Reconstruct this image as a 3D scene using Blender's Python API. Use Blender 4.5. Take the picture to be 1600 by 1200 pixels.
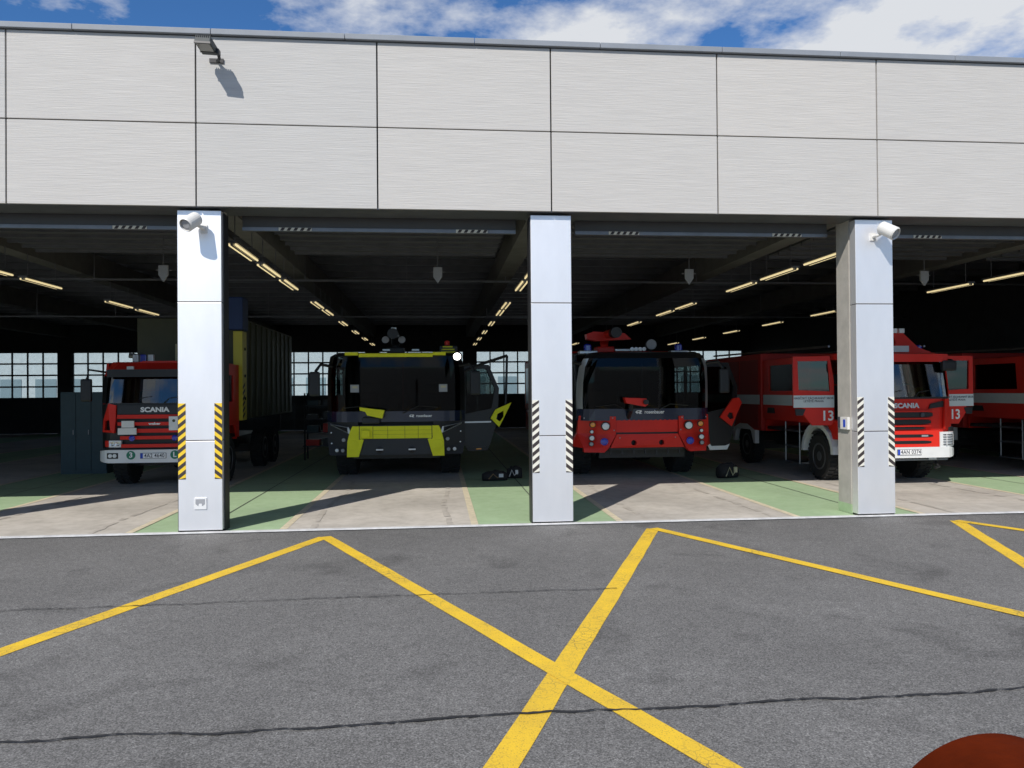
import bpy, bmesh, math, random
from mathutils import Matrix, Vector
random.seed(4)
scene = bpy.context.scene
for o in list(bpy.data.objects): bpy.data.objects.remove(o)
C = scene.collection

# ------------------------------------------------------------------ camera
cam_d = bpy.data.cameras.new('camera'); cam = bpy.data.objects.new('camera', cam_d); C.objects.link(cam)
YAW, PITCH, ROLL = 0.0963, 0.0083, -0.0080
cy, sy, cp, sp = math.cos(YAW), math.sin(YAW), math.cos(PITCH), math.sin(PITCH)
fw = Vector((sy*cp, cy*cp, sp)); rt = Vector((cy, -sy, 0)); up = rt.cross(fw)
cr, sr = math.cos(ROLL), math.sin(ROLL)
r2 = rt*cr + up*sr; u2 = up*cr - rt*sr
M = Matrix((r2, u2, -fw)).transposed().to_4x4(); M.translation = Vector((-1.736, -11.504, 2.047))
cam.matrix_world = M
cam_d.sensor_width = 36; cam_d.lens = 36*1202/1600; cam_d.clip_start = 0.05; cam_d.clip_end = 5000
scene.camera = cam
scene.render.resolution_x, scene.render.resolution_y = 1024, 768

# ------------------------------------------------------------------ sky, sun, exposure
SUN = Vector((-0.587, -1.0, 1.01)).normalized()          # towards the sun
EL = math.asin(SUN.z); AZ = math.atan2(SUN.x, SUN.y)
world = bpy.data.worlds.new('World'); scene.world = world; world.use_nodes = True
nt = world.node_tree; nt.nodes.clear()
def N(t, **kw):
    n = nt.nodes.new(t)
    for k, v in kw.items(): setattr(n, k, v)
    return n
out = N('ShaderNodeOutputWorld'); bg = N('ShaderNodeBackground'); bg.inputs['Strength'].default_value = 0.08
sky = N('ShaderNodeTexSky', sky_type='NISHITA', sun_disc=False, sun_elevation=EL, sun_rotation=AZ, air_density=1.0, dust_density=0.0, ozone_density=2.0)
tc = N('ShaderNodeTexCoord'); sep = N('ShaderNodeSeparateXYZ'); nt.links.new(tc.outputs['Generated'], sep.inputs[0])
za = N('ShaderNodeMath', operation='ADD'); za.inputs[1].default_value = 0.12; nt.links.new(sep.outputs['Z'], za.inputs[0])
zm = N('ShaderNodeMath', operation='MAXIMUM'); zm.inputs[1].default_value = 0.05; nt.links.new(za.outputs[0], zm.inputs[0])
dx = N('ShaderNodeMath', operation='DIVIDE'); dy = N('ShaderNodeMath', operation='DIVIDE')
nt.links.new(sep.outputs['X'], dx.inputs[0]); nt.links.new(zm.outputs[0], dx.inputs[1])
nt.links.new(sep.outputs['Y'], dy.inputs[0]); nt.links.new(zm.outputs[0], dy.inputs[1])
cmb = N('ShaderNodeCombineXYZ'); sh_ = N('ShaderNodeMath', operation='ADD'); sh_.inputs[1].default_value = -0.78; nt.links.new(dx.outputs[0], sh_.inputs[0]); nt.links.new(sh_.outputs[0], cmb.inputs[0]); nt.links.new(dy.outputs[0], cmb.inputs[1]); cmb.inputs[2].default_value = 31.1
no = N('ShaderNodeTexNoise'); no.inputs['Scale'].default_value = 1.9; no.inputs['Detail'].default_value = 9; no.inputs['Roughness'].default_value = 0.58
nt.links.new(cmb.outputs[0], no.inputs['Vector'])
rp = N('ShaderNodeValToRGB'); rp.color_ramp.elements[0].position = 0.465; rp.color_ramp.elements[1].position = 0.585
nt.links.new(no.outputs['Fac'], rp.inputs[0])
mx = N('ShaderNodeMix', data_type='RGBA'); nt.links.new(rp.outputs[0], mx.inputs['Factor'])
sat = N('ShaderNodeMix', data_type='RGBA', blend_type='MULTIPLY'); sat.inputs['Factor'].default_value = 1; sat.inputs[7].default_value = (0.55, 1.0, 1.48, 1)
nt.links.new(sky.outputs[0], sat.inputs[6]); nt.links.new(sat.outputs[2], mx.inputs[6]); mx.inputs[7].default_value = (9.0, 9.3, 9.8, 1)
nt.links.new(mx.outputs[2], bg.inputs[0]); nt.links.new(bg.outputs[0], out.inputs[0])
sun_d = bpy.data.lights.new('sun', 'SUN'); sun_d.energy = 4.1; sun_d.angle = math.radians(0.5); sun_d.color = (1, 0.95, 0.88)
sun = bpy.data.objects.new('sun', sun_d); C.objects.link(sun); sun.rotation_euler = SUN.to_track_quat('Z', 'Y').to_euler(); sun.location = (-20, -30, 40)
vs = scene.view_settings; vs.view_transform = 'Standard'; vs.look = 'None'; vs.exposure = 0.0; vs.gamma = 1.0; vs.use_curve_mapping = False

# ------------------------------------------------------------------ materials
MATS = {}
def mat(name, col, rough=0.5, metal=0.0, var=0.0, vscale=3.0, bump=0.0, bscale=60.0, coat=0.0, emit=None, estr=0.0, stretch=None, col2=None, lo=0.35, hi=0.65, spec=None):
    if name in MATS: return MATS[name]
    m = bpy.data.materials.new(name); m.use_nodes = True; t = m.node_tree; b = t.nodes['Principled BSDF']
    b.inputs['Base Color'].default_value = (*col, 1); b.inputs['Roughness'].default_value = rough; b.inputs['Metallic'].default_value = metal
    b.inputs['Coat Weight'].default_value = coat; b.inputs['Coat Roughness'].default_value = 0.08
    if spec is not None: b.inputs['Specular IOR Level'].default_value = spec
    if emit: b.inputs['Emission Color'].default_value = (*emit, 1); b.inputs['Emission Strength'].default_value = estr
    co = t.nodes.new('ShaderNodeTexCoord'); mp = t.nodes.new('ShaderNodeMapping'); t.links.new(co.outputs['Object'], mp.inputs[0])
    if stretch: mp.inputs['Scale'].default_value = stretch
    if var > 0 or col2:
        n = t.nodes.new('ShaderNodeTexNoise'); n.inputs['Scale'].default_value = vscale; n.inputs['Detail'].default_value = 6; n.inputs['Roughness'].default_value = 0.6
        t.links.new(mp.outputs[0], n.inputs['Vector'])
        r = t.nodes.new('ShaderNodeValToRGB'); r.color_ramp.elements[0].position = lo; r.color_ramp.elements[1].position = hi
        c2 = col2 or tuple(min(1, c*(1+var)) for c in col); c1 = col if col2 else tuple(c*(1-var) for c in col)
        r.color_ramp.elements[0].color = (*c1, 1); r.color_ramp.elements[1].color = (*c2, 1)
        t.links.new(n.outputs['Fac'], r.inputs[0]); t.links.new(r.outputs[0], b.inputs['Base Color'])
    if bump > 0:
        n2 = t.nodes.new('ShaderNodeTexNoise'); n2.inputs['Scale'].default_value = bscale; n2.inputs['Detail'].default_value = 4
        t.links.new(mp.outputs[0], n2.inputs['Vector'])
        bp = t.nodes.new('ShaderNodeBump'); bp.inputs['Strength'].default_value = bump; bp.inputs['Distance'].default_value = 0.01
        t.links.new(n2.outputs['Fac'], bp.inputs['Height']); t.links.new(bp.outputs[0], b.inputs['Normal'])
    MATS[name] = m; return m
def glass(name, tint, through, rough=0.03):
    m = bpy.data.materials.new(name); m.use_nodes = True; t = m.node_tree; t.nodes.clear()
    o = t.nodes.new('ShaderNodeOutputMaterial'); tr = t.nodes.new('ShaderNodeBsdfTransparent'); tr.inputs[0].default_value = (*[c*through for c in tint], 1)
    gl = t.nodes.new('ShaderNodeBsdfGlossy'); gl.inputs['Roughness'].default_value = rough; gl.inputs[0].default_value = (1, 1, 1, 1)
    fr = t.nodes.new('ShaderNodeFresnel'); fr.inputs[0].default_value = {'windscreen': 1.7, 'tender_glass': 1.28}.get(name, 1.5)
    mi = t.nodes.new('ShaderNodeMixShader'); t.links.new(fr.outputs[0], mi.inputs[0]); t.links.new(tr.outputs[0], mi.inputs[1]); t.links.new(gl.outputs[0], mi.inputs[2])
    t.links.new(mi.outputs[0], o.inputs[0]); MATS[name] = m; return m
def ground_mat(name, base, speck_lo, speck_hi, speck_scale, patch, bump=0.4, green=False):
    m = bpy.data.materials.new(name); m.use_nodes = True; t = m.node_tree; b = t.nodes['Principled BSDF']; b.inputs['Roughness'].default_value = 0.85
    co = t.nodes.new('ShaderNodeTexCoord')
    n = t.nodes.new('ShaderNodeTexNoise'); n.inputs['Scale'].default_value = speck_scale; n.inputs['Detail'].default_value = 2.5; n.inputs['Roughness'].default_value = 0.75
    t.links.new(co.outputs['Object'], n.inputs['Vector'])
    r = t.nodes.new('ShaderNodeValToRGB'); r.color_ramp.elements[0].position = 0.3; r.color_ramp.elements[1].position = 0.72
    r.color_ramp.elements[0].color = (*speck_lo, 1); r.color_ramp.elements[1].color = (*speck_hi, 1); t.links.new(n.outputs['Fac'], r.inputs[0])
    e = r.color_ramp.elements.new(0.5); e.color = (*base, 1)
    n2 = t.nodes.new('ShaderNodeTexNoise'); n2.inputs['Scale'].default_value = 0.55; n2.inputs['Detail'].default_value = 5; t.links.new(co.outputs['Object'], n2.inputs['Vector'])
    r2_ = t.nodes.new('ShaderNodeMapRange'); r2_.inputs[1].default_value = 0.3; r2_.inputs[2].default_value = 0.7; r2_.inputs[3].default_value = 1-patch; r2_.inputs[4].default_value = 1+patch
    t.links.new(n2.outputs['Fac'], r2_.inputs[0])
    mm = t.nodes.new('ShaderNodeMix'); mm.data_type = 'RGBA'; mm.blend_type = 'MULTIPLY'; mm.inputs['Factor'].default_value = 1
    t.links.new(r.outputs[0], mm.inputs[6]); t.links.new(r2_.outputs[0], mm.inputs[7]); t.links.new(mm.outputs[2], b.inputs['Base Color'])
    bp = t.nodes.new('ShaderNodeBump'); bp.inputs['Strength'].default_value = bump; bp.inputs['Distance'].default_value = 0.006
    t.links.new(n.outputs['Fac'], bp.inputs['Height']); t.links.new(bp.outputs[0], b.inputs['Normal'])
    if name == 'asphalt':
        prev = mm.outputs[2]
        for sc_, amt in ((105, 0.42), (40, 0.13), (9, 0.05)):
            vo = t.nodes.new('ShaderNodeTexVoronoi'); vo.inputs['Scale'].default_value = sc_; t.links.new(co.outputs['Object'], vo.inputs['Vector'])
            sx_ = t.nodes.new('ShaderNodeSeparateColor'); t.links.new(vo.outputs['Color'], sx_.inputs[0])
            mr = t.nodes.new('ShaderNodeMapRange'); mr.inputs[3].default_value = 1-amt; mr.inputs[4].default_value = 1+amt; t.links.new(sx_.outputs[0], mr.inputs[0])
            m2 = t.nodes.new('ShaderNodeMix'); m2.data_type = 'RGBA'; m2.blend_type = 'MULTIPLY'; m2.inputs['Factor'].default_value = 1; t.links.new(prev, m2.inputs[6]); t.links.new(mr.outputs[0], m2.inputs[7]); prev = m2.outputs[2]
        ns = t.nodes.new('ShaderNodeTexNoise'); ns.inputs['Scale'].default_value = 1.1; ns.inputs['Detail'].default_value = 5; ns.inputs['Distortion'].default_value = 0.6; t.links.new(co.outputs['Object'], ns.inputs['Vector'])
        mr = t.nodes.new('ShaderNodeMapRange'); mr.inputs[1].default_value = 0.57; mr.inputs[2].default_value = 0.72; mr.inputs[3].default_value = 1.0; mr.inputs[4].default_value = 0.66; t.links.new(ns.outputs['Fac'], mr.inputs[0])
        m2 = t.nodes.new('ShaderNodeMix'); m2.data_type = 'RGBA'; m2.blend_type = 'MULTIPLY'; m2.inputs['Factor'].default_value = 1; t.links.new(prev, m2.inputs[6]); t.links.new(mr.outputs[0], m2.inputs[7])
        t.links.new(m2.outputs[2], b.inputs['Base Color'])
    MATS[name] = m; return m

ground_mat('asphalt', (0.150, 0.147, 0.142), (0.078, 0.076, 0.073), (0.265, 0.262, 0.255), 85, 0.12, 0.30)
ground_mat('concrete_floor', (0.52, 0.48, 0.42), (0.45, 0.415, 0.36), (0.57, 0.53, 0.47), 4, 0.2, 0.03)
ground_mat('green_floor', (0.36, 0.49, 0.29), (0.33, 0.46, 0.265), (0.39, 0.52, 0.32), 5, 0.10, 0.03)
mat('cream_line', (0.68, 0.60, 0.43), 0.7, var=0.12, vscale=9)
mat('yellow_paint', (0.86, 0.56, 0.03), 0.75, col2=(0.72, 0.47, 0.04), vscale=2.2, bump=0.3, bscale=80)
def crack_paint():
    m = MATS['yellow_paint']; t = m.node_tree; b = t.nodes['Principled BSDF']; src = b.inputs['Base Color'].links[0].from_socket
    co = t.nodes.new('ShaderNodeTexCoord'); nz = t.nodes.new('ShaderNodeTexNoise'); nz.inputs['Scale'].default_value = 6; nz.inputs['Detail'].default_value = 4
    t.links.new(co.outputs['Object'], nz.inputs['Vector'])
    ad = t.nodes.new('ShaderNodeVectorMath'); ad.operation = 'MULTIPLY_ADD'; ad.inputs[1].default_value = (0.12, 0.12, 0.12)
    t.links.new(nz.outputs['Color'], ad.inputs[0]); t.links.new(co.outputs['Object'], ad.inputs[2])
    vo = t.nodes.new('ShaderNodeTexVoronoi'); vo.feature = 'DISTANCE_TO_EDGE'; vo.inputs['Scale'].default_value = 11; t.links.new(ad.outputs[0], vo.inputs['Vector'])
    cr_ = t.nodes.new('ShaderNodeMapRange'); cr_.inputs[1].default_value = 0.012; cr_.inputs[2].default_value = 0.045; cr_.inputs[3].default_value = 1; cr_.inputs[4].default_value = 0; t.links.new(vo.outputs['Distance'], cr_.inputs[0])
    n3 = t.nodes.new('ShaderNodeTexNoise'); n3.inputs['Scale'].default_value = 1.1; t.links.new(co.outputs['Object'], n3.inputs['Vector'])
    m3 = t.nodes.new('ShaderNodeMapRange'); m3.inputs[1].default_value = 0.46; m3.inputs[2].default_value = 0.66; m3.inputs[4].default_value = 0.7; t.links.new(n3.outputs['Fac'], m3.inputs[0])
    mu = t.nodes.new('ShaderNodeMath'); mu.operation = 'MULTIPLY'; t.links.new(cr_.outputs[0], mu.inputs[0]); t.links.new(m3.outputs[0], mu.inputs[1])
    n4 = t.nodes.new('ShaderNodeTexNoise'); n4.inputs['Scale'].default_value = 95; n4.inputs['Detail'].default_value = 2; t.links.new(co.outputs['Object'], n4.inputs['Vector'])
    m4 = t.nodes.new('ShaderNodeMapRange'); m4.inputs[1].default_value = 0.60; m4.inputs[2].default_value = 0.70; m4.inputs[4].default_value = 0.7; t.links.new(n4.outputs['Fac'], m4.inputs[0])
    mxx = t.nodes.new('ShaderNodeMath'); mxx.operation = 'MAXIMUM'; t.links.new(mu.outputs[0], mxx.inputs[0]); t.links.new(m4.outputs[0], mxx.inputs[1])
    mi = t.nodes.new('ShaderNodeMix'); mi.data_type = 'RGBA'; t.links.new(mxx.outputs[0], mi.inputs['Factor']); t.links.new(src, mi.inputs[6]); mi.inputs[7].default_value = (0.12, 0.10, 0.06, 1)
    t.links.new(mi.outputs[2], b.inputs['Base Color'])
crack_paint()
mat('seam', (0.025, 0.025, 0.027), 0.6)
mat('tyre_mark', (0.42, 0.385, 0.335), 0.8, col2=(0.52, 0.48, 0.42), vscale=7, lo=0.4, hi=0.6)
mat('joint', (0.10, 0.12, 0.09), 0.8)
mat('panel', (0.528, 0.514, 0.49), 0.8, var=0.055, vscale=1.0, stretch=(1.2, 1.2, 38), bump=0.5, bscale=2.2)
mat('panel_b', (0.545, 0.527, 0.498), 0.8, var=0.055, vscale=1.0, stretch=(1.2, 1.2, 38), bump=0.5, bscale=2.2)
mat('panel_c', (0.508, 0.50, 0.482), 0.8, var=0.05, vscale=1.0, stretch=(1.2, 1.2, 38), bump=0.5, bscale=2.2)
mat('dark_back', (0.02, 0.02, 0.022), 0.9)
mat('coping', (0.25, 0.275, 0.31), 0.6, var=0.05)
mat('clad', (0.92, 0.92, 0.935), 0.42, metal=0.66, var=0.03, vscale=1.2, stretch=(2, 2, 0.7), bump=0.02, bscale=3)
mat('concrete', (0.42, 0.40, 0.36), 0.85, var=0.10, vscale=4, bump=0.15, bscale=30)
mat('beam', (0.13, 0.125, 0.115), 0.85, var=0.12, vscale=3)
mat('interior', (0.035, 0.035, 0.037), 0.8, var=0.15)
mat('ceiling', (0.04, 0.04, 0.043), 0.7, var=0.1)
mat('steel', (0.22, 0.225, 0.24), 0.4, metal=0.8, var=0.1)
mat('door_panel', (0.085, 0.088, 0.092), 0.5, var=0.05)
mat('dark_metal', (0.03, 0.031, 0.034), 0.45, metal=0.3)
mat('white_line', (0.70, 0.70, 0.69), 0.6, var=0.15, vscale=6)
mat('hz_yellow', (0.85, 0.58, 0.03), 0.5); mat('hz_black', (0.045, 0.035, 0.035), 0.5); mat('hz_cream', (0.78, 0.76, 0.66), 0.5)
mat('red', (0.66, 0.026, 0.016), 0.4, coat=0.04, var=0.07, vscale=2, spec=0.25)
mat('red_lower', (0.70, 0.03, 0.018), 0.38, coat=0.04, spec=0.25)
mat('body_red', (0.50, 0.02, 0.014), 0.6); mat('shutter', (0.30, 0.016, 0.012), 0.6)
mat('navy', (0.012, 0.018, 0.045), 0.25, coat=0.5)
mat('black', (0.010, 0.010, 0.011), 0.45); mat('charcoal', (0.014, 0.016, 0.020), 0.45)
mat('rubber', (0.016, 0.016, 0.016), 0.85, var=0.2, vscale=8, bump=0.2)
mat('rim', (0.12, 0.12, 0.125), 0.5, metal=0.4)
mat('lime', (0.82, 0.80, 0.02), 0.42, spec=0.25, var=0.05)
mat('olive', (0.055, 0.055, 0.022), 0.5, var=0.1); mat('body_yellow', (0.62, 0.52, 0.03), 0.4)
mat('white', (0.74, 0.75, 0.75), 0.4, coat=0.3, var=0.04); mat('silver', (0.55, 0.57, 0.60), 0.3, metal=0.6)
mat('stripe', (0.62, 0.66, 0.67), 0.4, var=0.04)
mat('letter', (0.82, 0.82, 0.82), 0.4); mat('ink', (0.05, 0.055, 0.07), 0.6)
mat('chrome', (0.7, 0.7, 0.72), 0.18, metal=1.0); mat('lamp_glass', (0.75, 0.77, 0.78), 0.12, coat=1.0)
mat('amber', (0.80, 0.28, 0.02), 0.2, coat=1.0); mat('blue', (0.015, 0.03, 0.42), 0.2, coat=1.0)
mat('blue_box', (0.02, 0.05, 0.17), 0.5); mat('eu_blue', (0.01, 0.06, 0.5), 0.5); mat('green_dot', (0.015, 0.19, 0.11), 0.5)
mat('teal', (0.018, 0.05, 0.06), 0.5, var=0.1); mat('seat', (0.02, 0.021, 0.025), 0.8); mat('bag', (0.022, 0.02, 0.02), 0.85, var=0.3)
mat('bag_trim', (0.20, 0.12, 0.06), 0.8); mat('cctv', (0.72, 0.71, 0.68), 0.4); mat('flood', (0.045, 0.055, 0.058), 0.6, metal=0.0, var=0.1)
mat('flood_glass', (0.17, 0.17, 0.145), 0.2, coat=0.5); mat('rust', (0.085, 0.011, 0.002), 1.0, var=0.35, vscale=9, bump=0.2, spec=0.05)  # seat orange darkened: shade of the unbuilt bus interior is put into its colour
mat('tube', (0.9, 0.85, 0.6), 0.4, emit=(1.0, 0.80, 0.42), estr=0.8); mat('work_lamp', (1, 1, 1), 0.3, emit=(1, 0.98, 0.92), estr=6.0)
mat('plate_grey', (0.33, 0.34, 0.36), 0.6); mat('cream', (0.50, 0.45, 0.27), 0.5); mat('brown', (0.20, 0.075, 0.02), 0.8)
mat('far_wall', (0.66, 0.68, 0.70), 0.7, var=0.06); mat('far_glass', (0.30, 0.37, 0.41), 0.3)
glass('windscreen', (0.75, 0.85, 0.85), 0.55); glass('tender_glass', (0.7, 0.85, 0.85), 0.38); glass('pane', (0.90, 0.97, 0.97), 0.85)

# ------------------------------------------------------------------ mesh helpers
def link(name, bm, material, parent=None, loc=None, smooth=False):
    bmesh.ops.recalc_face_normals(bm, faces=bm.faces)
    me = bpy.data.meshes.new(name); bm.to_mesh(me); bm.free()
    ms = material if isinstance(material, (list, tuple)) else [material]
    for x in ms: me.materials.append(MATS[x])
    if smooth:
        for p in me.polygons: p.use_smooth = True
    o = bpy.data.objects.new(name, me); C.objects.link(o)
    if parent: o.parent = parent
    if loc: o.location = loc
    return o
def tag(o, label, cat, group=None):
    o['label'] = label; o['category'] = cat
    if group: o['group'] = group
    return o
def thing(name, label, cat, loc=(0, 0, 0), group=None):
    o = bpy.data.objects.new(name, None); C.objects.link(o); o.location = loc; o.empty_display_size = 0.2
    return tag(o, label, cat, group)
def struct(o): o['kind'] = 'structure'; return o
def abox(bm, x0, x1, y0, y1, z0, z1, bev=0.0, mi=0):
    vs_ = [bm.verts.new(p) for p in ((x0,y0,z0),(x1,y0,z0),(x1,y1,z0),(x0,y1,z0),(x0,y0,z1),(x1,y0,z1),(x1,y1,z1),(x0,y1,z1))]
    fs = [bm.faces.new([vs_[i] for i in f]) for f in ((0,3,2,1),(4,5,6,7),(0,1,5,4),(1,2,6,5),(2,3,7,6),(3,0,4,7))]
    for f in fs: f.material_index = mi
    if bev > 0:
        es = {e for f in fs for e in f.edges}
        bmesh.ops.bevel(bm, geom=list(es), offset=bev, segments=2, affect='EDGES', profile=0.6)
def box(name, x0, x1, y0, y1, z0, z1, material, parent=None, bev=0.0):
    bm = bmesh.new(); abox(bm, x0, x1, y0, y1, z0, z1, bev); return link(name, bm, material, parent)
def aplate(bm, outer, holes=(), a0=0.0, a1=0.02, axis='y', f=None, mi=0):
    """polygon (p, z) with holes, thickness along axis from a0 to a1; f(p) adds an offset along axis"""
    f = f or (lambda p: 0.0)
    def P(p, z, a):
        a = a + f(p)
        return (p, a, z) if axis == 'y' else ((a, p, z) if axis == 'x' else (p, z, a))
    tb = bmesh.new(); es = []
    for lp in [outer]+list(holes):
        vv = [tb.verts.new((p, 0, z)) for p, z in lp]
        es += [tb.edges.new((vv[i], vv[(i+1) % len(vv)])) for i in range(len(vv))]
    bmesh.ops.triangle_fill(tb, edges=es, use_beauty=True, use_dissolve=False)
    tb.verts.index_update()
    co = [(v.co.x, v.co.z) for v in tb.verts]; fs = [[v.index for v in fc.verts] for fc in tb.faces]; tb.free()
    A = [bm.verts.new(P(p, z, a0)) for p, z in co]; B = [bm.verts.new(P(p, z, a1)) for p, z in co]
    nf = []
    for fc in fs:
        nf.append(bm.faces.new([A[i] for i in fc])); nf.append(bm.faces.new([B[i] for i in reversed(fc)]))
    k = 0
    for lp in [outer]+list(holes):
        n = len(lp)
        for i in range(n):
            j = (i+1) % n; nf.append(bm.faces.new((A[k+i], A[k+j], B[k+j], B[k+i])))
        k += n
    for x in nf: x.material_index = mi
def plate(name, outer, material, parent=None, holes=(), a0=0.0, a1=0.02, axis='y', f=None):
    bm = bmesh.new(); aplate(bm, outer, holes, a0, a1, axis, f); return link(name, bm, material, parent)
def alathe(bm, prof, n=24, axis='y', c=(0, 0, 0), mi=0):
    """profile (radius, along axis); closed solid of revolution about axis through c"""
    rings = []
    for r, a in prof:
        ring = []
        for i in range(n):
            t = 2*math.pi*i/n; p, q = r*math.cos(t), r*math.sin(t)
            v = {'x': (a, p, q), 'y': (p, a, q), 'z': (p, q, a)}[axis]
            ring.append(bm.verts.new((v[0]+c[0], v[1]+c[1], v[2]+c[2])))
        rings.append(ring)
    fs = []
    for A, B in zip(rings, rings[1:]):
        for i in range(n): fs.append(bm.faces.new((A[i], A[(i+1) % n], B[(i+1) % n], B[i])))
    fs.append(bm.faces.new(rings[0])); fs.append(bm.faces.new(list(reversed(rings[-1]))))
    for x in fs: x.material_index = mi
def lathe(name, prof, material, parent=None, n=24, axis='y', c=(0, 0, 0), smooth=False):
    bm = bmesh.new(); alathe(bm, prof, n, axis, c); o = link(name, bm, material, parent)
    if smooth:
        for p in o.data.polygons: p.use_smooth = len(p.vertices) == 4
    return o
def atube(bm, pts, r, n=8, mi=0):
    pts = [Vector(p) for p in pts]; rings = []
    for i, p in enumerate(pts):
        d = (pts[min(i+1, len(pts)-1)]-pts[max(i-1, 0)]).normalized()
        a = d.cross(Vector((0, 0, 1)) if abs(d.z) < 0.9 else Vector((1, 0, 0))).normalized(); b = d.cross(a)
        rings.append([bm.verts.new(p+a*r*math.cos(2*math.pi*k/n)+b*r*math.sin(2*math.pi*k/n)) for k in range(n)])
    for A, B in zip(rings, rings[1:]):
        for k in range(n): bm.faces.new((A[k], A[(k+1) % n], B[(k+1) % n], B[k])).material_index = mi
    bm.faces.new(rings[0]); bm.faces.new(list(reversed(rings[-1])))
def tube(name, pts, r, material, parent=None, n=8):
    bm = bmesh.new(); atube(bm, pts, r, n); return link(name, bm, material, parent)
def text(name, body, size, material, parent, loc, sx=1.0, rot=(math.pi/2, 0, 0), depth=0.004, bold=0.0, align='CENTER', spacing=1.0):
    cu = bpy.data.curves.new(name, 'FONT'); cu.body = body; cu.size = size; cu.extrude = depth; cu.offset = bold; cu.align_x = align; cu.align_y = 'CENTER'
    cu.resolution_u = 3; cu.space_character = spacing
    tmp = bpy.data.objects.new(name, cu); C.objects.link(tmp)
    dg = bpy.context.evaluated_depsgraph_get(); me = bpy.data.meshes.new_from_object(tmp.evaluated_get(dg))
    bpy.data.objects.remove(tmp); bpy.data.curves.remove(cu)
    me.materials.clear(); me.materials.append(MATS[material])
    o = bpy.data.objects.new(name, me); C.objects.link(o); o.parent = parent; o.location = loc; o.rotation_euler = rot; o.scale = (sx, 1, 1)
    return o
def skin(name, levels, t0, t1, material, parent, F, n=20, thick=0.02, smooth=True):
    """front skin through levels (z, half width, setback); x = t*hw, y = F(x)+setback"""
    bm = bmesh.new(); rows = []
    for z, hw, sb in levels:
        rows.append([bm.verts.new(((t0+(t1-t0)*i/n)*hw, F((t0+(t1-t0)*i/n)*hw)+sb, z)) for i in range(n+1)])
    for A, B in zip(rows, rows[1:]):
        for i in range(n): bm.faces.new((A[i], A[i+1], B[i+1], B[i]))
    r = bmesh.ops.extrude_face_region(bm, geom=bm.faces[:])
    for v in r['geom']:
        if isinstance(v, bmesh.types.BMVert): v.co.y += thick
    return link(name, bm, material, parent, smooth=False)
def bar(name, x0, x1, z0, z1, material, parent, F, off=0.0, thick=0.03, n=14, taper=0.0):
    """a strip that follows the front curve F, proud by off"""
    bm = bmesh.new(); rows = []
    for i in range(n+1):
        x = x0+(x1-x0)*i/n; y = F(x)-off; e = taper*max(0, abs(i/n-0.5)*2-0.8)/0.2
        rows.append([bm.verts.new(p) for p in ((x, y, z0+e), (x, y, z1-e), (x, y+thick, z1-e), (x, y+thick, z0+e))])
    for A, B in zip(rows, rows[1:]):
        for k in range(4): bm.faces.new((A[k], A[(k+1) % 4], B[(k+1) % 4], B[k]))
    bm.faces.new(rows[0]); bm.faces.new(list(reversed(rows[-1])))
    return link(name, bm, material, parent)
def circ(cx, cz, r, n=14): return [(cx+r*math.cos(2*math.pi*i/n), cz+r*math.sin(2*math.pi*i/n)) for i in range(n)]
def copy_tree(o, parent=None):
    c = o.copy(); C.objects.link(c); c.parent = parent
    for ch in list(o.children): copy_tree(ch, c)
    return c

# ------------------------------------------------------------------ ground
def sheet(name, pts, z, material, parent=None):
    bm = bmesh.new(); bm.faces.new([bm.verts.new((x, y, z)) for x, y in pts]); return link(name, bm, material, parent)
apron = struct(sheet('apron', [(-900, -900), (900, -900), (900, 1500), (-900, 1500)], 0.0, 'asphalt'))
def stripe_line(x0, y0, x1, y1, w, z):
    d = Vector((x1-x0, y1-y0)).normalized(); n_ = Vector((-d.y, d.x))*w/2; k = 26
    bm = bmesh.new(); L = []; R_ = []
    for i in range(k+1):
        p = Vector((x0+(x1-x0)*i/k, y0+(y1-y0)*i/k)); j = random.uniform(-0.006, 0.006)
        L.append(bm.verts.new((p.x+n_.x+j, p.y+n_.y, z))); R_.append(bm.verts.new((p.x-n_.x+j*0.6, p.y-n_.y, z)))
    for i in range(k): bm.faces.new((L[i], R_[i], R_[i+1], L[i+1]))
    return link('yellow_marking', bm, 'yellow_paint', apron)
for ax in (-8.09, -3.36, 1.37, 6.10, 10.83):
    stripe_line(ax+0.02, -0.46, ax-3.85, -9.95, 0.185, 0.004)
    stripe_line(ax+0.03, -0.44, ax+4.25, -9.95, 0.165, 0.008)
def seam(y0, y1, x0, x1, w):
    k = 420; bm = bmesh.new(); A = []; B = []; yy = 0
    for i in range(k+1):
        x = x0+(x1-x0)*i/k; yy = yy*0.93+random.uniform(-0.011, 0.011); y = y0+(y1-y0)*i/k+yy; ww = w*random.uniform(0.35, 1.5)/2
        A.append(bm.verts.new((x, y-ww, 0.012))); B.append(bm.verts.new((x, y+ww, 0.012)))
    for i in range(k): bm.faces.new((A[i], A[i+1], B[i+1], B[i]))
    link('sealed_crack', bm, 'seam', apron)
seam(-3.86, -3.72, -12, 0.08, 0.014); seam(-6.74, -6.63, -9, 8, 0.022)
XL = -26.0
floor = struct(sheet('garage_floor', [(XL, 0.16), (15.6, 0.16), (15.6, 30), (XL, 30)], 0.012, 'green_floor'))
LANES = [(-25.0, -21.9), (-19.8, -16.7), (-14.6, -11.5), (-9.32, -6.22), (-4.03, -1.19), (1.05, 3.90), (6.0, 9.15), (11.3, 14.4)]
for a, b in LANES:
    sheet('concrete_lane', [(a, 0.16), (b, 0.16), (b, 30), (a, 30)], 0.016, 'concrete_floor', floor)
    for x in (a, b): sheet('lane_line', [(x-0.055, 0.16), (x+0.055, 0.16), (x+0.055, 30), (x-0.055, 30)], 0.020, 'cream_line', floor)
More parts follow.
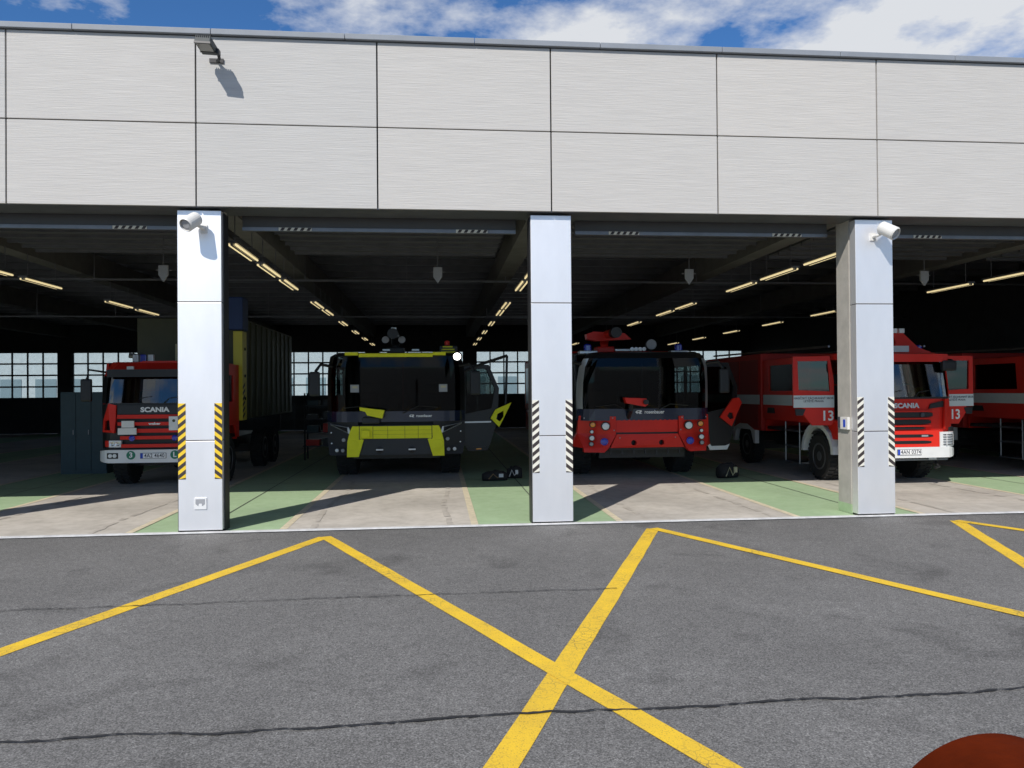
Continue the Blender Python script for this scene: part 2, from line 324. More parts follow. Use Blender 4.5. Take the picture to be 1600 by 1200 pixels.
for x in (-20.8, -15.6, -10.4, -5.25, 0.02, 5.3, 10.4): sheet('floor_joint', [(x-0.012, 0.16), (x+0.012, 0.16), (x+0.012, 30), (x-0.012, 30)], 0.018, 'joint', floor)
for y in (6.0, 12.0, 18.0, 24.0): sheet('floor_joint', [(XL, y-0.01), (15.6, y-0.01), (15.6, y+0.01), (XL, y+0.01)], 0.024, 'joint', floor)
for a, b in LANES:
    for s in (-1, 1):
        xc = (a+b)/2+s*1.02; bm = bmesh.new(); A = []; B = []
        for i in range(31):
            y = 0.17+i*0.2; w_ = random.uniform(0.03, 0.06); j = xc+0.05*math.sin(i*0.25+a)+random.uniform(-0.012, 0.012)
            A.append(bm.verts.new((j-w_, y, 0.022))); B.append(bm.verts.new((j+w_, y, 0.022)))
        for i in range(30):
            if random.random() < 0.72: bm.faces.new((A[i], B[i], B[i+1], A[i+1]))
        for v in [v for v in bm.verts if not v.link_faces]: bm.verts.remove(v)
        link('tyre_mark', bm, 'tyre_mark', floor)['kind'] = 'stuff'
box('threshold_strip', XL, 15.6, 0.07, 0.16, -0.05, 0.022, 'white_line', floor)
sheet('threshold_gap', [(XL, 0.02), (15.6, 0.02), (15.6, 0.07), (XL, 0.07)], 0.006, 'seam', floor)

# ------------------------------------------------------------------ fire station
st = thing('fire_station', 'long grey panelled fire station with open bays and silver columns', 'building')
zb, zm_, zt = 4.745, 5.961, 7.233
k = 0
for i in range(-10, 6):
    for z0, z1 in ((zb, zm_), (zm_, zt)):
        x0, x1 = i*2.6, (i+1)*2.6
        o = box('facade_panel', x0+0.011, x1-0.011, random.uniform(-0.002, 0.003), 0.04, z0+0.009, z1-0.009, random.choice(['panel', 'panel', 'panel_b', 'panel_c']), st, bev=0.004); k += 1
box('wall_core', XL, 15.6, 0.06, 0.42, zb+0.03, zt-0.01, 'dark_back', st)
box('soffit', XL, 15.6, 0.045, 0.60, zb+0.004, zb+0.028, 'steel', st)
x = -25.98
while x < 16:
    box('coping', x+0.004, x+1.906, -0.06, 0.5, 7.238, 7.318, 'coping', st, bev=0.006); x += 1.91
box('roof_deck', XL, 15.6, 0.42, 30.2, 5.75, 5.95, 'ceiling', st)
for i in range(24): box('purlin', XL+0.1, 15.5, 1.4+i*1.2, 1.52+i*1.2, 5.52, 5.75, 'steel', st)
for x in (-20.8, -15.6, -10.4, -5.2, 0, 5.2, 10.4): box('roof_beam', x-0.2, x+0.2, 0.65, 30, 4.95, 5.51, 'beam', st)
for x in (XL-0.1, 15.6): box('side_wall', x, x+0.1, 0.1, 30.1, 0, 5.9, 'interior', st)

def hazard(parent, x0, z0, z1, rising, light):
    bm = bmesh.new(); w = 0.105; y = 0.11-0.003; n = 9; p = (z1-z0)/n; s = 0.085
    abox(bm, x0, x0+w, y, 0.1125, z0, z1, mi=0)
    for i in range(-1, n+1):
        a = z0+i*p; q = [(0, a), (w, a+s), (w, a+s+p*0.5), (0, a+p*0.5)]
        if not rising: q = [(w-u_, z_) for u_, z_ in q]
        q = [(u_, min(z1, max(z0, z_))) for u_, z_ in q]
        if max(z_ for _, z_ in q)-min(z_ for _, z_ in q) < 0.01: continue
        bm.faces.new([bm.verts.new((x0+u_, y-0.002, z_)) for u_, z_ in q]).material_index = 1
    return link('hazard_strip', bm, [light, 'hz_black'], parent)
for ci, x in enumerate((-20.8, -15.6, -10.4, -5.19, 0.0, 5.19, 10.4)):
    h = 0.31
    col = box('column', x-h+0.02, x+h-0.02, 0.125, 0.30, 0.05, 4.70, 'dark_back', st)
    for z0, z1 in ((0.045, 1.345), (1.357, 3.370), (3.382, 4.715)):
        bm = bmesh.new(); abox(bm, x-h, x+h, 0.11, 0.285, z0, z1, 0.006); link('cladding', bm, 'clad', col)
    box('plinth', x-h+0.01, x+h-0.01, 0.13, 0.29, 0.0, 0.045, 'black', col)
    light = 'hz_yellow' if ci <= 3 else 'hz_cream'
    hazard(col, x-h+0.001, 0.79, 1.895, True, light); hazard(col, x+h-0.106, 0.79, 1.895, False, light)
    pd = 0.44 if ci <= 4 else 0.72
    pil = box('concrete_pillar', x-0.305, x+0.305, 0.32, pd, 0.012, 4.93, 'concrete', st, bev=0.01)
    for s in (-1, 1): box('door_track', *(sorted((x+s*0.12, x+s*0.20))), 0.73, 0.80, 0.012, 4.9, 'dark_metal', st)
    if ci <= 4:
        for s in (-1, 1): box('guide_rail', *sorted((x+s*0.325, x+s*0.312)), 0.20 if s > 0 else 0.14, 0.45, 0.012, 4.7, 'dark_metal', st)
    else: box('painted_base', x-0.309, x+0.309, 0.316, 0.724, 0.02, 0.17, 'green_floor', pil)
    if ci == 3:
        b_ = box('socket_box', x-0.085, x+0.09, 0.095, 0.115, 0.35, 0.52, 'white', col, bev=0.004)
        plate('socket_recess', [(x-0.065, 0.50), (x-0.065, 0.43), (x-0.03, 0.40), (x-0.02, 0.44), (x+0.02, 0.44), (x+0.03, 0.40), (x+0.065, 0.43), (x+0.065, 0.50)], 'plate_grey', b_, a0=0.091, a1=0.0955)
# raised sectional doors
for b in range(-5, 3):
    x0, x1 = b*5.2+0.48, (b+1)*5.2-0.48
    d = box('sectional_door', x0, x1, 0.70, 0.74, 4.58, 4.95, 'door_panel', st)
    box('bottom_rail', x0, x1, 0.68, 0.76, 4.545, 4.60, 'steel', d)
    for i in range(8): box('door_section', x0, x1, 0.95+i*0.52, 1.44+i*0.52, 5.02, 5.06, 'door_panel', d); 
    for i in range(9): box('stiffener', x0, x1, 0.93+i*0.52, 0.97+i*0.52, 4.96, 5.019, 'steel', d)
    for i in range(3):
        xx = x0+(x1-x0)*(0.22+0.28*i); box('bracket', xx-0.03, xx+0.03, 0.76, 0.94, 4.62, 5.0, 'dark_metal', d)
    for xx in (x0+0.55, x1-0.95):
        bm = bmesh.new(); abox(bm, xx, xx+0.5, 0.674, 0.679, 4.548, 4.598, mi=0)
        for q in range(5):
            a = xx+0.02+q*0.1; bm.faces.new([bm.verts.new(v) for v in ((a, 0.672, 4.55), (a+0.05, 0.672, 4.55), (a+0.08, 0.672, 4.596), (a+0.03, 0.672, 4.596))]).material_index = 1
        link('hazard_strip', bm, ['hz_cream', 'hz_black'], d)
# rear wall with glazed doors
for b in range(-5, 3):
    x0 = b*5.2
    box('rear_pier', x0-0.0, x0+0.35, 30.0, 30.3, 0, 5.9, 'interior', st); box('rear_pier', x0+4.85, x0+5.2, 30.0, 30.3, 0, 5.9, 'interior', st)
    box('rear_lintel', x0+0.35, x0+4.85, 30.0, 30.3, 4.2, 5.9, 'interior', st)
    bm = bmesh.new()
    for i in range(7): abox(bm, x0+0.35+i*0.75-0.035, x0+0.35+i*0.75+0.035, 30.1, 30.16, 0.01, 4.2)
    for j in range(8): abox(bm, x0+0.35, x0+4.85, 30.098, 30.162, 0.02+j*0.59, 0.10+j*0.59)
    rd = link('rear_door', bm, 'dark_metal', st)
    pm = None
    for i in range(6):
        for j in range(7):
            if j < 3:
                if i == 0: box('infill_panel', x0+0.39, x0+4.81, 30.11, 30.14, 0.10+j*0.59, 0.61+j*0.59, 'interior', rd)
                continue
            if pm is None:
                o = box('pane', 0, 0.68, 0, 0.01, 0, 0.51, 'pane', rd); pm = o.data
            else: o = bpy.data.objects.new('pane', pm); C.objects.link(o); o.parent = rd
            o.location = (x0+0.385+i*0.75, 30.125, 0.10+j*0.59)

# ------------------------------------------------------------------ vehicles
def wheel(parent, x, y, r, w, rimr, side):
    bm = bmesh.new(); prof = [(rimr, -w*0.42), (r*0.90, -w*0.5), (r*0.98, -w*0.42), (r, -w*0.3), (r, w*0.3), (r*0.98, w*0.42), (r*0.90, w*0.5), (rimr, w*0.42)]
    alathe(bm, prof, 36, 'x')
    for i in range(30):
        t = 2*math.pi*i/30
        for s in (-1, 1):
            tb = bmesh.new(); abox(tb, s*w*0.06 if s > 0 else -w*0.44, w*0.44 if s > 0 else -w*0.06, -0.025, 0.025, r-0.02, r+0.02)
            bmesh.ops.rotate(tb, verts=tb.verts, cent=(0, 0, 0), matrix=Matrix.Rotation(t+s*0.05, 3, 'X'))
            tm = bpy.data.meshes.new('t'); tb.to_mesh(tm); tb.free(); bm.from_mesh(tm); bpy.data.meshes.remove(tm)
    wh = link('wheel', bm, 'rubber', parent, (x, y, r+0.036))
    o = side*w
    lathe('rim', [(rimr+0.005, -o*0.40), (rimr+0.005, o*0.44), (rimr*0.9, o*0.46), (rimr*0.82, o*0.30), (rimr*0.45, o*0.16), (rimr*0.42, o*0.40), (rimr*0.3, o*0.44), (0.02, o*0.44)], 'rim', wh, 28, 'x')
    return wh
def lamp(name, parent, x, z, y, r, material, ring='black'):
    o = lathe(name, [(r*1.18, 0.03), (r*1.18, -0.012), (r*1.02, -0.018)], ring, parent, 20, 'y', (x, y, z))
    lathe('lens', [(r, 0.0), (r*0.98, -0.016), (r*0.7, -0.028), (0.01, -0.034)], material, o, 20, 'y', (x, y, z)); return o
def seat(parent, x, y, z):
    bm = bmesh.new(); abox(bm, x-0.25, x+0.25, y, y+0.5, z, z+0.14, 0.04); abox(bm, x-0.24, x+0.24, y+0.44, y+0.58, z+0.12, z+0.75, 0.05); abox(bm, x-0.13, x+0.13, y+0.46, y+0.56, z+0.78, z+1.0, 0.03)
    return link('seat', bm, 'seat', parent)
def steering(parent, x, y, z):
    bm = bmesh.new(); pts = [(x+0.23*math.cos(2*math.pi*i/20), y+0.12*math.sin(2*math.pi*i/20), z+0.2*math.sin(2*math.pi*i/20)) for i in range(21)]
    atube(bm, pts, 0.016, 6); atube(bm, [(x-0.22, y, z), (x+0.22, y, z)], 0.015, 6); atube(bm, [(x, y, z), (x, y-0.15, z-0.4)], 0.03, 6); return link('steering_wheel', bm, 'black', parent)

def crash_tender(name, label, X, Y, kind):
    t = thing(name, label, 'fire truck', (X, Y, 0)); t.scale = (1.045, 1, 1)
    red = kind == 'red'; paint = 'red' if red else 'lime'; dark = 'navy'
    F = lambda x: 0.045*x*x+0.40*(max(0, abs(x)-1.12)/0.4)**2
    # running gear and body
    for yy in (1.75, 5.2, 6.9):
        for s in (-1, 1): wheel(t, s*1.19, yy, 0.62, 0.46, 0.31, s)
    bm = bmesh.new(); abox(bm, -0.55, 0.55, 0.9, 10.2, 0.55, 0.95); abox(bm, -1.0, 1.0, 1.60, 1.90, 0.50, 0.72); abox(bm, -1.0, 1.0, 5.05, 5.35, 0.5, 0.72); abox(bm, -1.0, 1.0, 6.75, 7.05, 0.5, 0.72)
    abox(bm, -0.95, 0.95, 0.45, 0.8, 0.5, 0.72); link('chassis', bm, 'black', t)
    bm = bmesh.new(); abox(bm, -1.48, 1.48, 3.0, 10.4, 1.35, 3.05, 0.06); abox(bm, -1.46, 1.46, 2.75, 4.3, 0.7, 1.35, 0.03); abox(bm, -1.46, 1.46, 7.8, 10.3, 0.7, 1.35, 0.03); b = link('body', bm, 'red' if red else 'charcoal', t)
    for s in (-1, 1):
        for i in range(3): box('locker_shutter', s*1.481-0.01, s*1.481+0.01, 3.3+i*2.3, 5.3+i*2.3, 1.6, 2.8, 'silver' if red else 'charcoal', b)
    # cab shell
    top = 2.80 if red else 2.84; wl = [(1.48, 1.44, 0.0), (1.8, 1.45, -0.015), (2.2, 1.44, -0.03), (2.55, 1.40, -0.035), (top-0.06, 1.32, -0.01)]
    if not red: wl = [(1.60, 1.50, 0.0), (1.9, 1.50, -0.012), (2.3, 1.50, -0.025), (2.6, 1.48, -0.03), (top, 1.42, -0.01)]
    ws = skin('windscreen', wl, -0.93, 0.93, 'tender_glass', t, F, 26, 0.012)
    for s in (-1, 1):
        skin('pillar', wl, s*0.93, s*1.0, 'silver' if red else 'black', t, F, 3, 0.07)
        tube('wiper', [(s*0.25-0.1, -0.03, 1.55), (s*0.6-0.1, -0.035, 1.72), (s*1.0-0.1, 0.02, 1.68)], 0.012, 'black', ws)
    for sx in (() if red else (-0.87, 1.02)):
        o = box('screen_sticker', sx-0.09, sx+0.09, F(sx)-0.036, F(sx)-0.031, 2.03, 2.2, 'plate_grey', ws); box('sticker_print', sx-0.05, sx+0.06, F(sx)-0.040, F(sx)-0.0365, 2.12, 2.17, 'cream', o)
    z1 = wl[0][0]; nl = [(1.36, 1.46 if red else 1.5, -0.02), (z1+(0.14 if red else -0.002), wl[0][1], -0.022)]
    nose = skin('nose_band', nl, -1, 1, dark, t, F, 26, 0.05)
    bm = bmesh.new(); rl = [(top-0.06 if red else top, wl[-1][1], wl[-1][2]), (top+0.06, wl[-1][1]-0.10, wl[-1][2]+0.10), (top+0.10, wl[-1][1]-0.35, wl[-1][2]+0.4)]
    skin('roof_front', rl, -1, 1, 'black' if red else 'charcoal', t, F, 26, 0.04)
    box('roof', -1.35, 1.35, 0.75, 3.0, top+0.02, top+0.12, 'charcoal', t, bev=0.04)
    for s in (-1, 1):
        xs = s*1.44; y0 = F(1.44)+0.06
        plate('cab_side', [(y0, 0.95), (1.05, 0.95), (1.1, 1.35), (2.4, 1.35), (2.5, 0.95), (2.95, 0.95), (2.95, top+0.03), (0.6, top+0.03), (y0+0.1, 2.4), (y0, 1.6)], 'charcoal' if not red else 'black', t,
              [[(0.62, 1.55), (1.75, 1.5), (1.75, 2.6), (0.8, 2.6)], [(1.9, 1.5), (2.75, 1.5), (2.75, 2.6), (1.9, 2.6)]], min(xs, xs-s*0.04), max(xs, xs-s*0.04), 'x')
    box('cab_back_wall', -1.4, 1.4, 2.93, 2.97, 0.95, top, 'black', t)
    box('cab_floor', -1.38, 1.38, 0.35, 2.9, 0.95, 1.02, 'black', t)
    o = box('dashboard', -1.25, 1.25, 0.30, 0.75, 1.05, 1.62, 'black', t, bev=0.05); steering(t, 0.0, 0.95, 1.75)
    for sx in (-0.75, 0.0, 0.75): seat(t, sx, 1.3, 1.25)
    tube('grab_pole', [(0.12, 0.85, 1.6), (0.12, 0.85, 2.7)], 0.022, 'red_lower' if not red else 'steel', t)
    # front end
    if red:
        oc = [(-1.42, 1.47), (-1.45, 1.08), (-1.56, 0.78), (-1.34, 0.75), (-1.33, 0.66), (-0.93, 0.66), (-0.84, 0.75), (-0.68, 1.05), (-0.68, 1.45)]
        for s in (-1, 1):
            wing = plate('bumper_wing', [(s*-p, z) for p, z in oc] if s > 0 else oc, 'red', t, [], -0.06, 0.12, 'y', F)
            hx = s*0.90
            lamp('headlight', t, hx, 1.24, F(hx)-0.06, 0.082, 'lamp_glass'); lamp('indicator', t, s*1.17, 1.275, F(1.17)-0.06, 0.058, 'amber')
            for q, (lx, lz, lr) in enumerate(((1.19, 1.12, 0.038), (1.19, 0.98, 0.055), (1.20, 0.85, 0.045))): lamp('small_lamp', t, s*lx, lz, F(lx)-0.06, lr, 'lamp_glass' if q < 2 else 'plate_grey')
            lamp('blue_flasher', t, s*0.93, 0.90, F(0.93)-0.06, 0.07, 'blue', 'blue')
        bar('bumper_centre', -0.67, 0.67, 1.10, 1.44, 'red', t, F, 0.02, 0.06); bar('bumper_gap', -0.67, 0.67, 1.06, 1.10, 'black', t, F, 0.0, 0.05)
        plate('bumper_lower', [(-0.66, 1.06), (0.66, 1.06), (0.80, 0.76), (-0.80, 0.76)], 'red', t, [circ(-0.30, 0.87, 0.06), circ(0.30, 0.87, 0.06)], -0.055, 0.05, 'y', F)
        for bx, bz in ((-1.33, 1.42), (-0.75, 1.42), (0.75, 1.42), (1.33, 1.42), (-0.72, 1.15), (0.72, 1.15), (-0.6, 0.98), (0.6, 0.98)): lathe('bolt', [(0.014, 0.0), (0.014, -0.01), (0.004, -0.012)], 'plate_grey', t, 8, 'y', (bx, F(bx)-0.06, bz))
        for i in range(7): box('underguard_bar', -0.75+i*0.25-0.015, -0.75+i*0.25+0.015, 0.16, 0.2, 0.60, 0.74, 'dark_metal', t)
        box('bumper_backing', -0.8, 0.8, 0.10, 0.15, 0.7, 1.4, 'black', t)
        bm = bmesh.new(); aplate(bm, [(-0.56, 1.87), (-0.10, 1.85), (-0.06, 1.72), (-0.12, 1.67), (-0.52, 1.75)], (), -0.34, -0.16); tu = link('bumper_turret', bm, 'red_lower', t)
        tube('turret_mount', [(-0.40, 0.05, 1.40), (-0.40, -0.22, 1.60), (-0.40, -0.24, 1.75)], 0.05, 'black', tu); lathe('nozzle', [(0.055, -0.42), (0.05, -0.2), (0.04, -0.16)], 'black', tu, 14, 'y', (-0.12, 0, 1.77))
        lx = 0.02
    else:
        side = [(-1.50, 1.37), (-0.80, 1.37), (-0.80, 0.62), (-1.44, 0.60), (-1.50, 0.9)]
        for s in (-1, 1):
            plate('bumper_wing', [(s*-p, z) for p, z in side] if s > 0 else side, 'charcoal', t, [], -0.04, 0.12, 'y', F)
            leg = [(-0.92, 1.27), (-0.775, 1.27), (-0.785, 1.0), (-0.68, 0.97), (-0.79, 0.585), (-1.04, 0.585), (-1.03, 0.92), (-0.98, 1.14)]
            lg = plate('yellow_bumper_leg', [(s*-p, z) for p, z in leg] if s > 0 else leg, 'lime', t, [], -0.075, 0.0, 'y', F)
            lathe('round_cover', [(0.115, 0.0), (0.11, -0.012), (0.02, -0.014)], 'lime', lg, 22, 'y', (s*0.90, F(0.9)-0.075, 0.85))
            tri = [(1.43, 1.325), (1.42, 1.29), (0.98, 1.09), (0.96, 1.12), (1.0, 1.25)]
            plate('light_strip', [(s*p, z) for p, z in tri], 'silver', t, [[(s*p, z) for p, z in [(1.38, 1.30), (1.02, 1.13), (1.03, 1.235)]]], -0.055, -0.035, 'y', F)
            for lx, lz, lr in ((1.26, 0.73, 0.042), (1.13, 0.73, 0.042), (1.11, 0.965, 0.045)): lamp('small_lamp', t, s*lx, lz, F(lx)-0.04, lr, 'lamp_glass' if lx > 1.2 else 'plate_grey')
            for lx, lz in ((1.40, 1.12), (1.39, 0.88)): lathe('bolt', [(0.016, 0.0), (0.016, -0.012), (0.005, -0.014)], 'silver', t, 8, 'y', (s*lx, F(lx)-0.04, lz))
        bar('bumper_lower', -0.80, 0.80, 0.62, 1.0, 'charcoal', t, F, 0.02, 0.1)
        gp = box('yellow_plate_frame', -0.78, 0.78, -0.05, 0.03, 0.975, 1.285, 'black', t)
        for x0, x1 in ((-0.765, -0.49), (-0.48, -0.175), (-0.168, 0.19), (0.197, 0.475), (0.482, 0.765)):
            for j in range(3 if x0 > -0.7 else 1):
                h0 = 0.99+j*0.0935; h1 = h0+(0.090 if x0 > -0.7 else 0.28); box('yellow_slat', x0, x1, -0.062, -0.05, h0, h1, 'lime', gp)
        box('winch_cover', -0.73, -0.54, -0.15, -0.062, 1.0, 1.19, 'lime', gp, bev=0.03)
        for s in (-1, 1):
            o = lathe('tow_eye', [(0.09, -0.02), (0.09, -0.03), (0.05, -0.035), (0.05, -0.02)], 'black', t, 18, 'y', (s*0.345, 0, 0.74)); box('tow_pin', s*0.345-0.075, s*0.345+0.075, -0.06, -0.036, 0.725, 0.755, 'silver', o)
        bm = bmesh.new(); aplate(bm, [(-0.74, 1.70), (-0.22, 1.63), (-0.27, 1.45), (-0.58, 1.52), (-0.62, 1.60), (-0.73, 1.63)], (), -0.36, -0.14); tu = link('bumper_turret', bm, 'lime', t)
        box('turret_mount', -0.70, -0.33, -0.20, 0.0, 1.33, 1.48, 'charcoal', tu, bev=0.03)
        lx = 0.55
    # maker's lettering with its mark
    sc = 0.108 if red else 0.086
    text('lettering', 'rosenbauer', sc, 'letter', nose, (0.15 if red else 0.605, F(lx)-0.04, 1.545 if red else 1.49), 0.86, bold=0.002)
    q = -0.17 if red else 0.355; u_ = 0.78 if red else 0.6; zl = 1.545 if red else 1.49; L_ = lambda pts: [(q+p*u_, zl+z*u_) for p, z in pts]
    plate('logo_mark', L_([(-0.12, 0.0), (-0.07, 0.05), (0.05, 0.05), (0.07, 0.02), (0.03, -0.01), (0.07, -0.05), (0.0, -0.05), (-0.03, -0.025), (-0.07, -0.045)]), 'letter', nose, [L_([(-0.07, 0.0), (-0.05, 0.025), (0.01, 0.025), (-0.01, -0.01)])], -0.045, -0.03, 'y', F)
    # roof equipment
    rz = top+0.12
    if red:
        for s in (-1, 1):
            bx = s*1.02-0.12; o = box('beacon_base', bx-0.2, bx+0.2, 0.55, 0.8, rz-0.06, rz+0.02, 'silver', t, bev=0.02); lathe('beacon', [(0.085, 0.02), (0.085, 0.14), (0.06, 0.17), (0.01, 0.175)], 'blue', o, 18, 'z', (bx, 0.66, rz-0.0))
        o = lathe('search_light', [(0.11, 0.0), (0.13, -0.1), (0.12, -0.13), (0.02, -0.12)], 'black', t, 22, 'y', (0.28, 0.75, rz+0.16)); lathe('lens', [(0.115, -0.132), (0.1, -0.138), (0.01, -0.14)], 'plate_grey', o, 22, 'y', (0.28, 0.75, rz+0.16)); tube('stem', [(0.28, 0.72, rz), (0.28, 0.72, rz+0.06)], 0.02, 'black', o)
        bm = bmesh.new(); abox(bm, -0.55, 0.05, 0.55, 0.62, rz+0.0, rz+0.06, 0.02); o = link('light_bar', bm, 'silver', t)
        for i in range(4): lathe('bar_lamp', [(0.045, 0.0), (0.045, -0.03), (0.01, -0.032)], 'lamp_glass', o, 12, 'y', (-0.18+i*0.09, 0.55, rz+0.05))
    else:
        bar('roof_stripe', -0.78, 0.80, top-0.02, top+0.06, 'lime', t, lambda x: F(x)-0.04, 0.0, 0.10)
        for s in (-1, 1):
            bar('roof_stripe', *(sorted((s*0.80, s*1.08))), top+0.02, top+0.09, 'lime', t, lambda x: F(x)-0.02, 0.0, 0.10)
        for i in range(3): box('beacon_band', 0.98+i*0.02, 1.32-i*0.04, 0.5, 0.8, top+0.10+i*0.06, top+0.13+i*0.06, 'lime', t)
        o = box('beacon_box', 0.95, 1.35, 0.52, 0.95, top+0.08, top+0.27, 'charcoal', t, bev=0.03); lathe('beacon', [(0.06, 0.0), (0.06, 0.1), (0.02, 0.13)], 'red_lower', o, 14, 'z', (1.12, 0.7, top+0.27))
        o = lathe('work_lamp', [(0.115, 0.10), (0.115, -0.02), (0.105, -0.03)], 'black', t, 20, 'y', (1.33, 0.10, 2.83)); lathe('lens', [(0.085, -0.02), (0.08, -0.035), (0.01, -0.045)], 'work_lamp', o, 20, 'y', (1.33, 0.10, 2.83))
        for xx, zz in ((-0.22, 3.0), (0.42, 3.0)): box('roof_lamp', xx-0.08, xx+0.08, 0.4, 0.5, zz-0.02, zz+0.02, 'lamp_glass', t)
    mon = bmesh.new(); px = -0.62 if red else -0.06
    atube(mon, [(px, 1.4, rz-0.05), (px, 1.4, rz+0.25), (px, 1.1, rz+0.42), (px, 0.3, rz+0.40)], 0.10, 10); abox(mon, px-0.2, px+0.2, 1.2, 1.6, rz-0.05, rz+0.15, 0.03)
    m_ = link('roof_turret', mon, 'red' if red else 'charcoal', t)
    if red: bm = bmesh.new(); aplate(bm, [(-1.12, 3.34), (-0.95, 3.40), (-0.25, 3.36), (-0.10, 3.22), (-0.9, 3.18), (-1.1, 3.22)], (), 0.9, 1.15); link('turret_cover', bm, 'red', m_)
    else:
        for s in (-1, 1): lathe('turret_lamp', [(0.07, 0.0), (0.08, -0.05), (0.01, -0.06)], 'plate_grey', m_, 14, 'y', (px+s*0.18, 0.5, rz+0.28))
        box('turret_camera', px-0.06, px+0.06, 0.5, 0.6, rz+0.46, rz+0.57, 'lamp_glass', m_, bev=0.01)
    lathe('nozzle', [(0.12, -0.05), (0.11, 0.25), (0.09, 0.3)], 'black', m_, 16, 'y', (px, 0.15, rz+0.40))
    # mirrors
    for s in (-1, 1):
        o = tube('mirror_arm', [(s*1.35, 0.25, 2.62), (s*1.6, 0.1, 2.66), (s*1.70, 0.05, 2.5)], 0.035, 'black', t); bm = bmesh.new(); abox(bm, s*1.72-0.11, s*1.72+0.11, 0.0, 0.12, 1.95, 2.5, 0.04); link('mirror', bm, 'black', o)
    # open door on the right hand side of the picture
    d_out = [(1.50, 0.85), (1.62, 0.64), (2.06, 0.64), (2.14, 0.78), (2.32, 1.35), (2.36, 2.1), (2.12, 2.66), (1.52, 2.66)]
    d_win = [(1.56, 1.50), (2.18, 1.62), (2.26, 2.1), (2.06, 2.56), (1.58, 2.56)]
    d = plate('door', [(p-1.5, z) for p, z in d_out], 'charcoal' if not red else 'black', t, [[(p-1.5, z) for p, z in d_win]], 0.0, 0.06)
    d.location = (1.46, 0.58, 0.0); d.rotation_euler = (0, 0, math.radians(14))
    plate('door_pane', [(p-1.5, z) for p, z in d_win], 'tender_glass', d, (), 0.02, 0.032)
    plate('door_sill', [(0.0, 0.84), (0.12, 0.63), (0.56, 0.63), (0.63, 0.76), (0.52, 0.72), (0.16, 0.72), (0.03, 0.88)], 'white' if red else 'black', d, (), -0.015, 0.0)
    if red: gpz = [(0.70, 1.82), (0.86, 1.84), (0.93, 1.72), (0.66, 1.17), (0.36, 1.39)]; gh = [(0.60, 1.50), (0.70, 1.48), (0.72, 1.36), (0.62, 1.33), (0.54, 1.41)]
    else: gpz = [(1.14, 1.76), (0.76, 1.60), (0.64, 1.39), (0.84, 1.18)]; gh = [(0.95, 1.57), (0.80, 1.49), (0.77, 1.37), (0.86, 1.31), (0.95, 1.42)]
    plate('door_grip', gpz, 'red_lower' if red else 'lime', d, [gh], -0.06, -0.02)
    if not red:
        tube('door_arm', [(0.02, 0, 2.5), (0.45, 0, 2.68), (1.06, 0, 2.88)], 0.035, 'charcoal', d); tube('door_post', [(1.06, 0, 2.88), (1.02, 0, 1.72)], 0.03, 'charcoal', d)
        box('door_step', 0.0, 0.66, -0.02, 0.02, 1.29, 1.325, 'silver', d); box('side_reflector', 0.30, 0.42, -0.03, 0.0, 0.66, 0.69, 'amber', d)
    return t

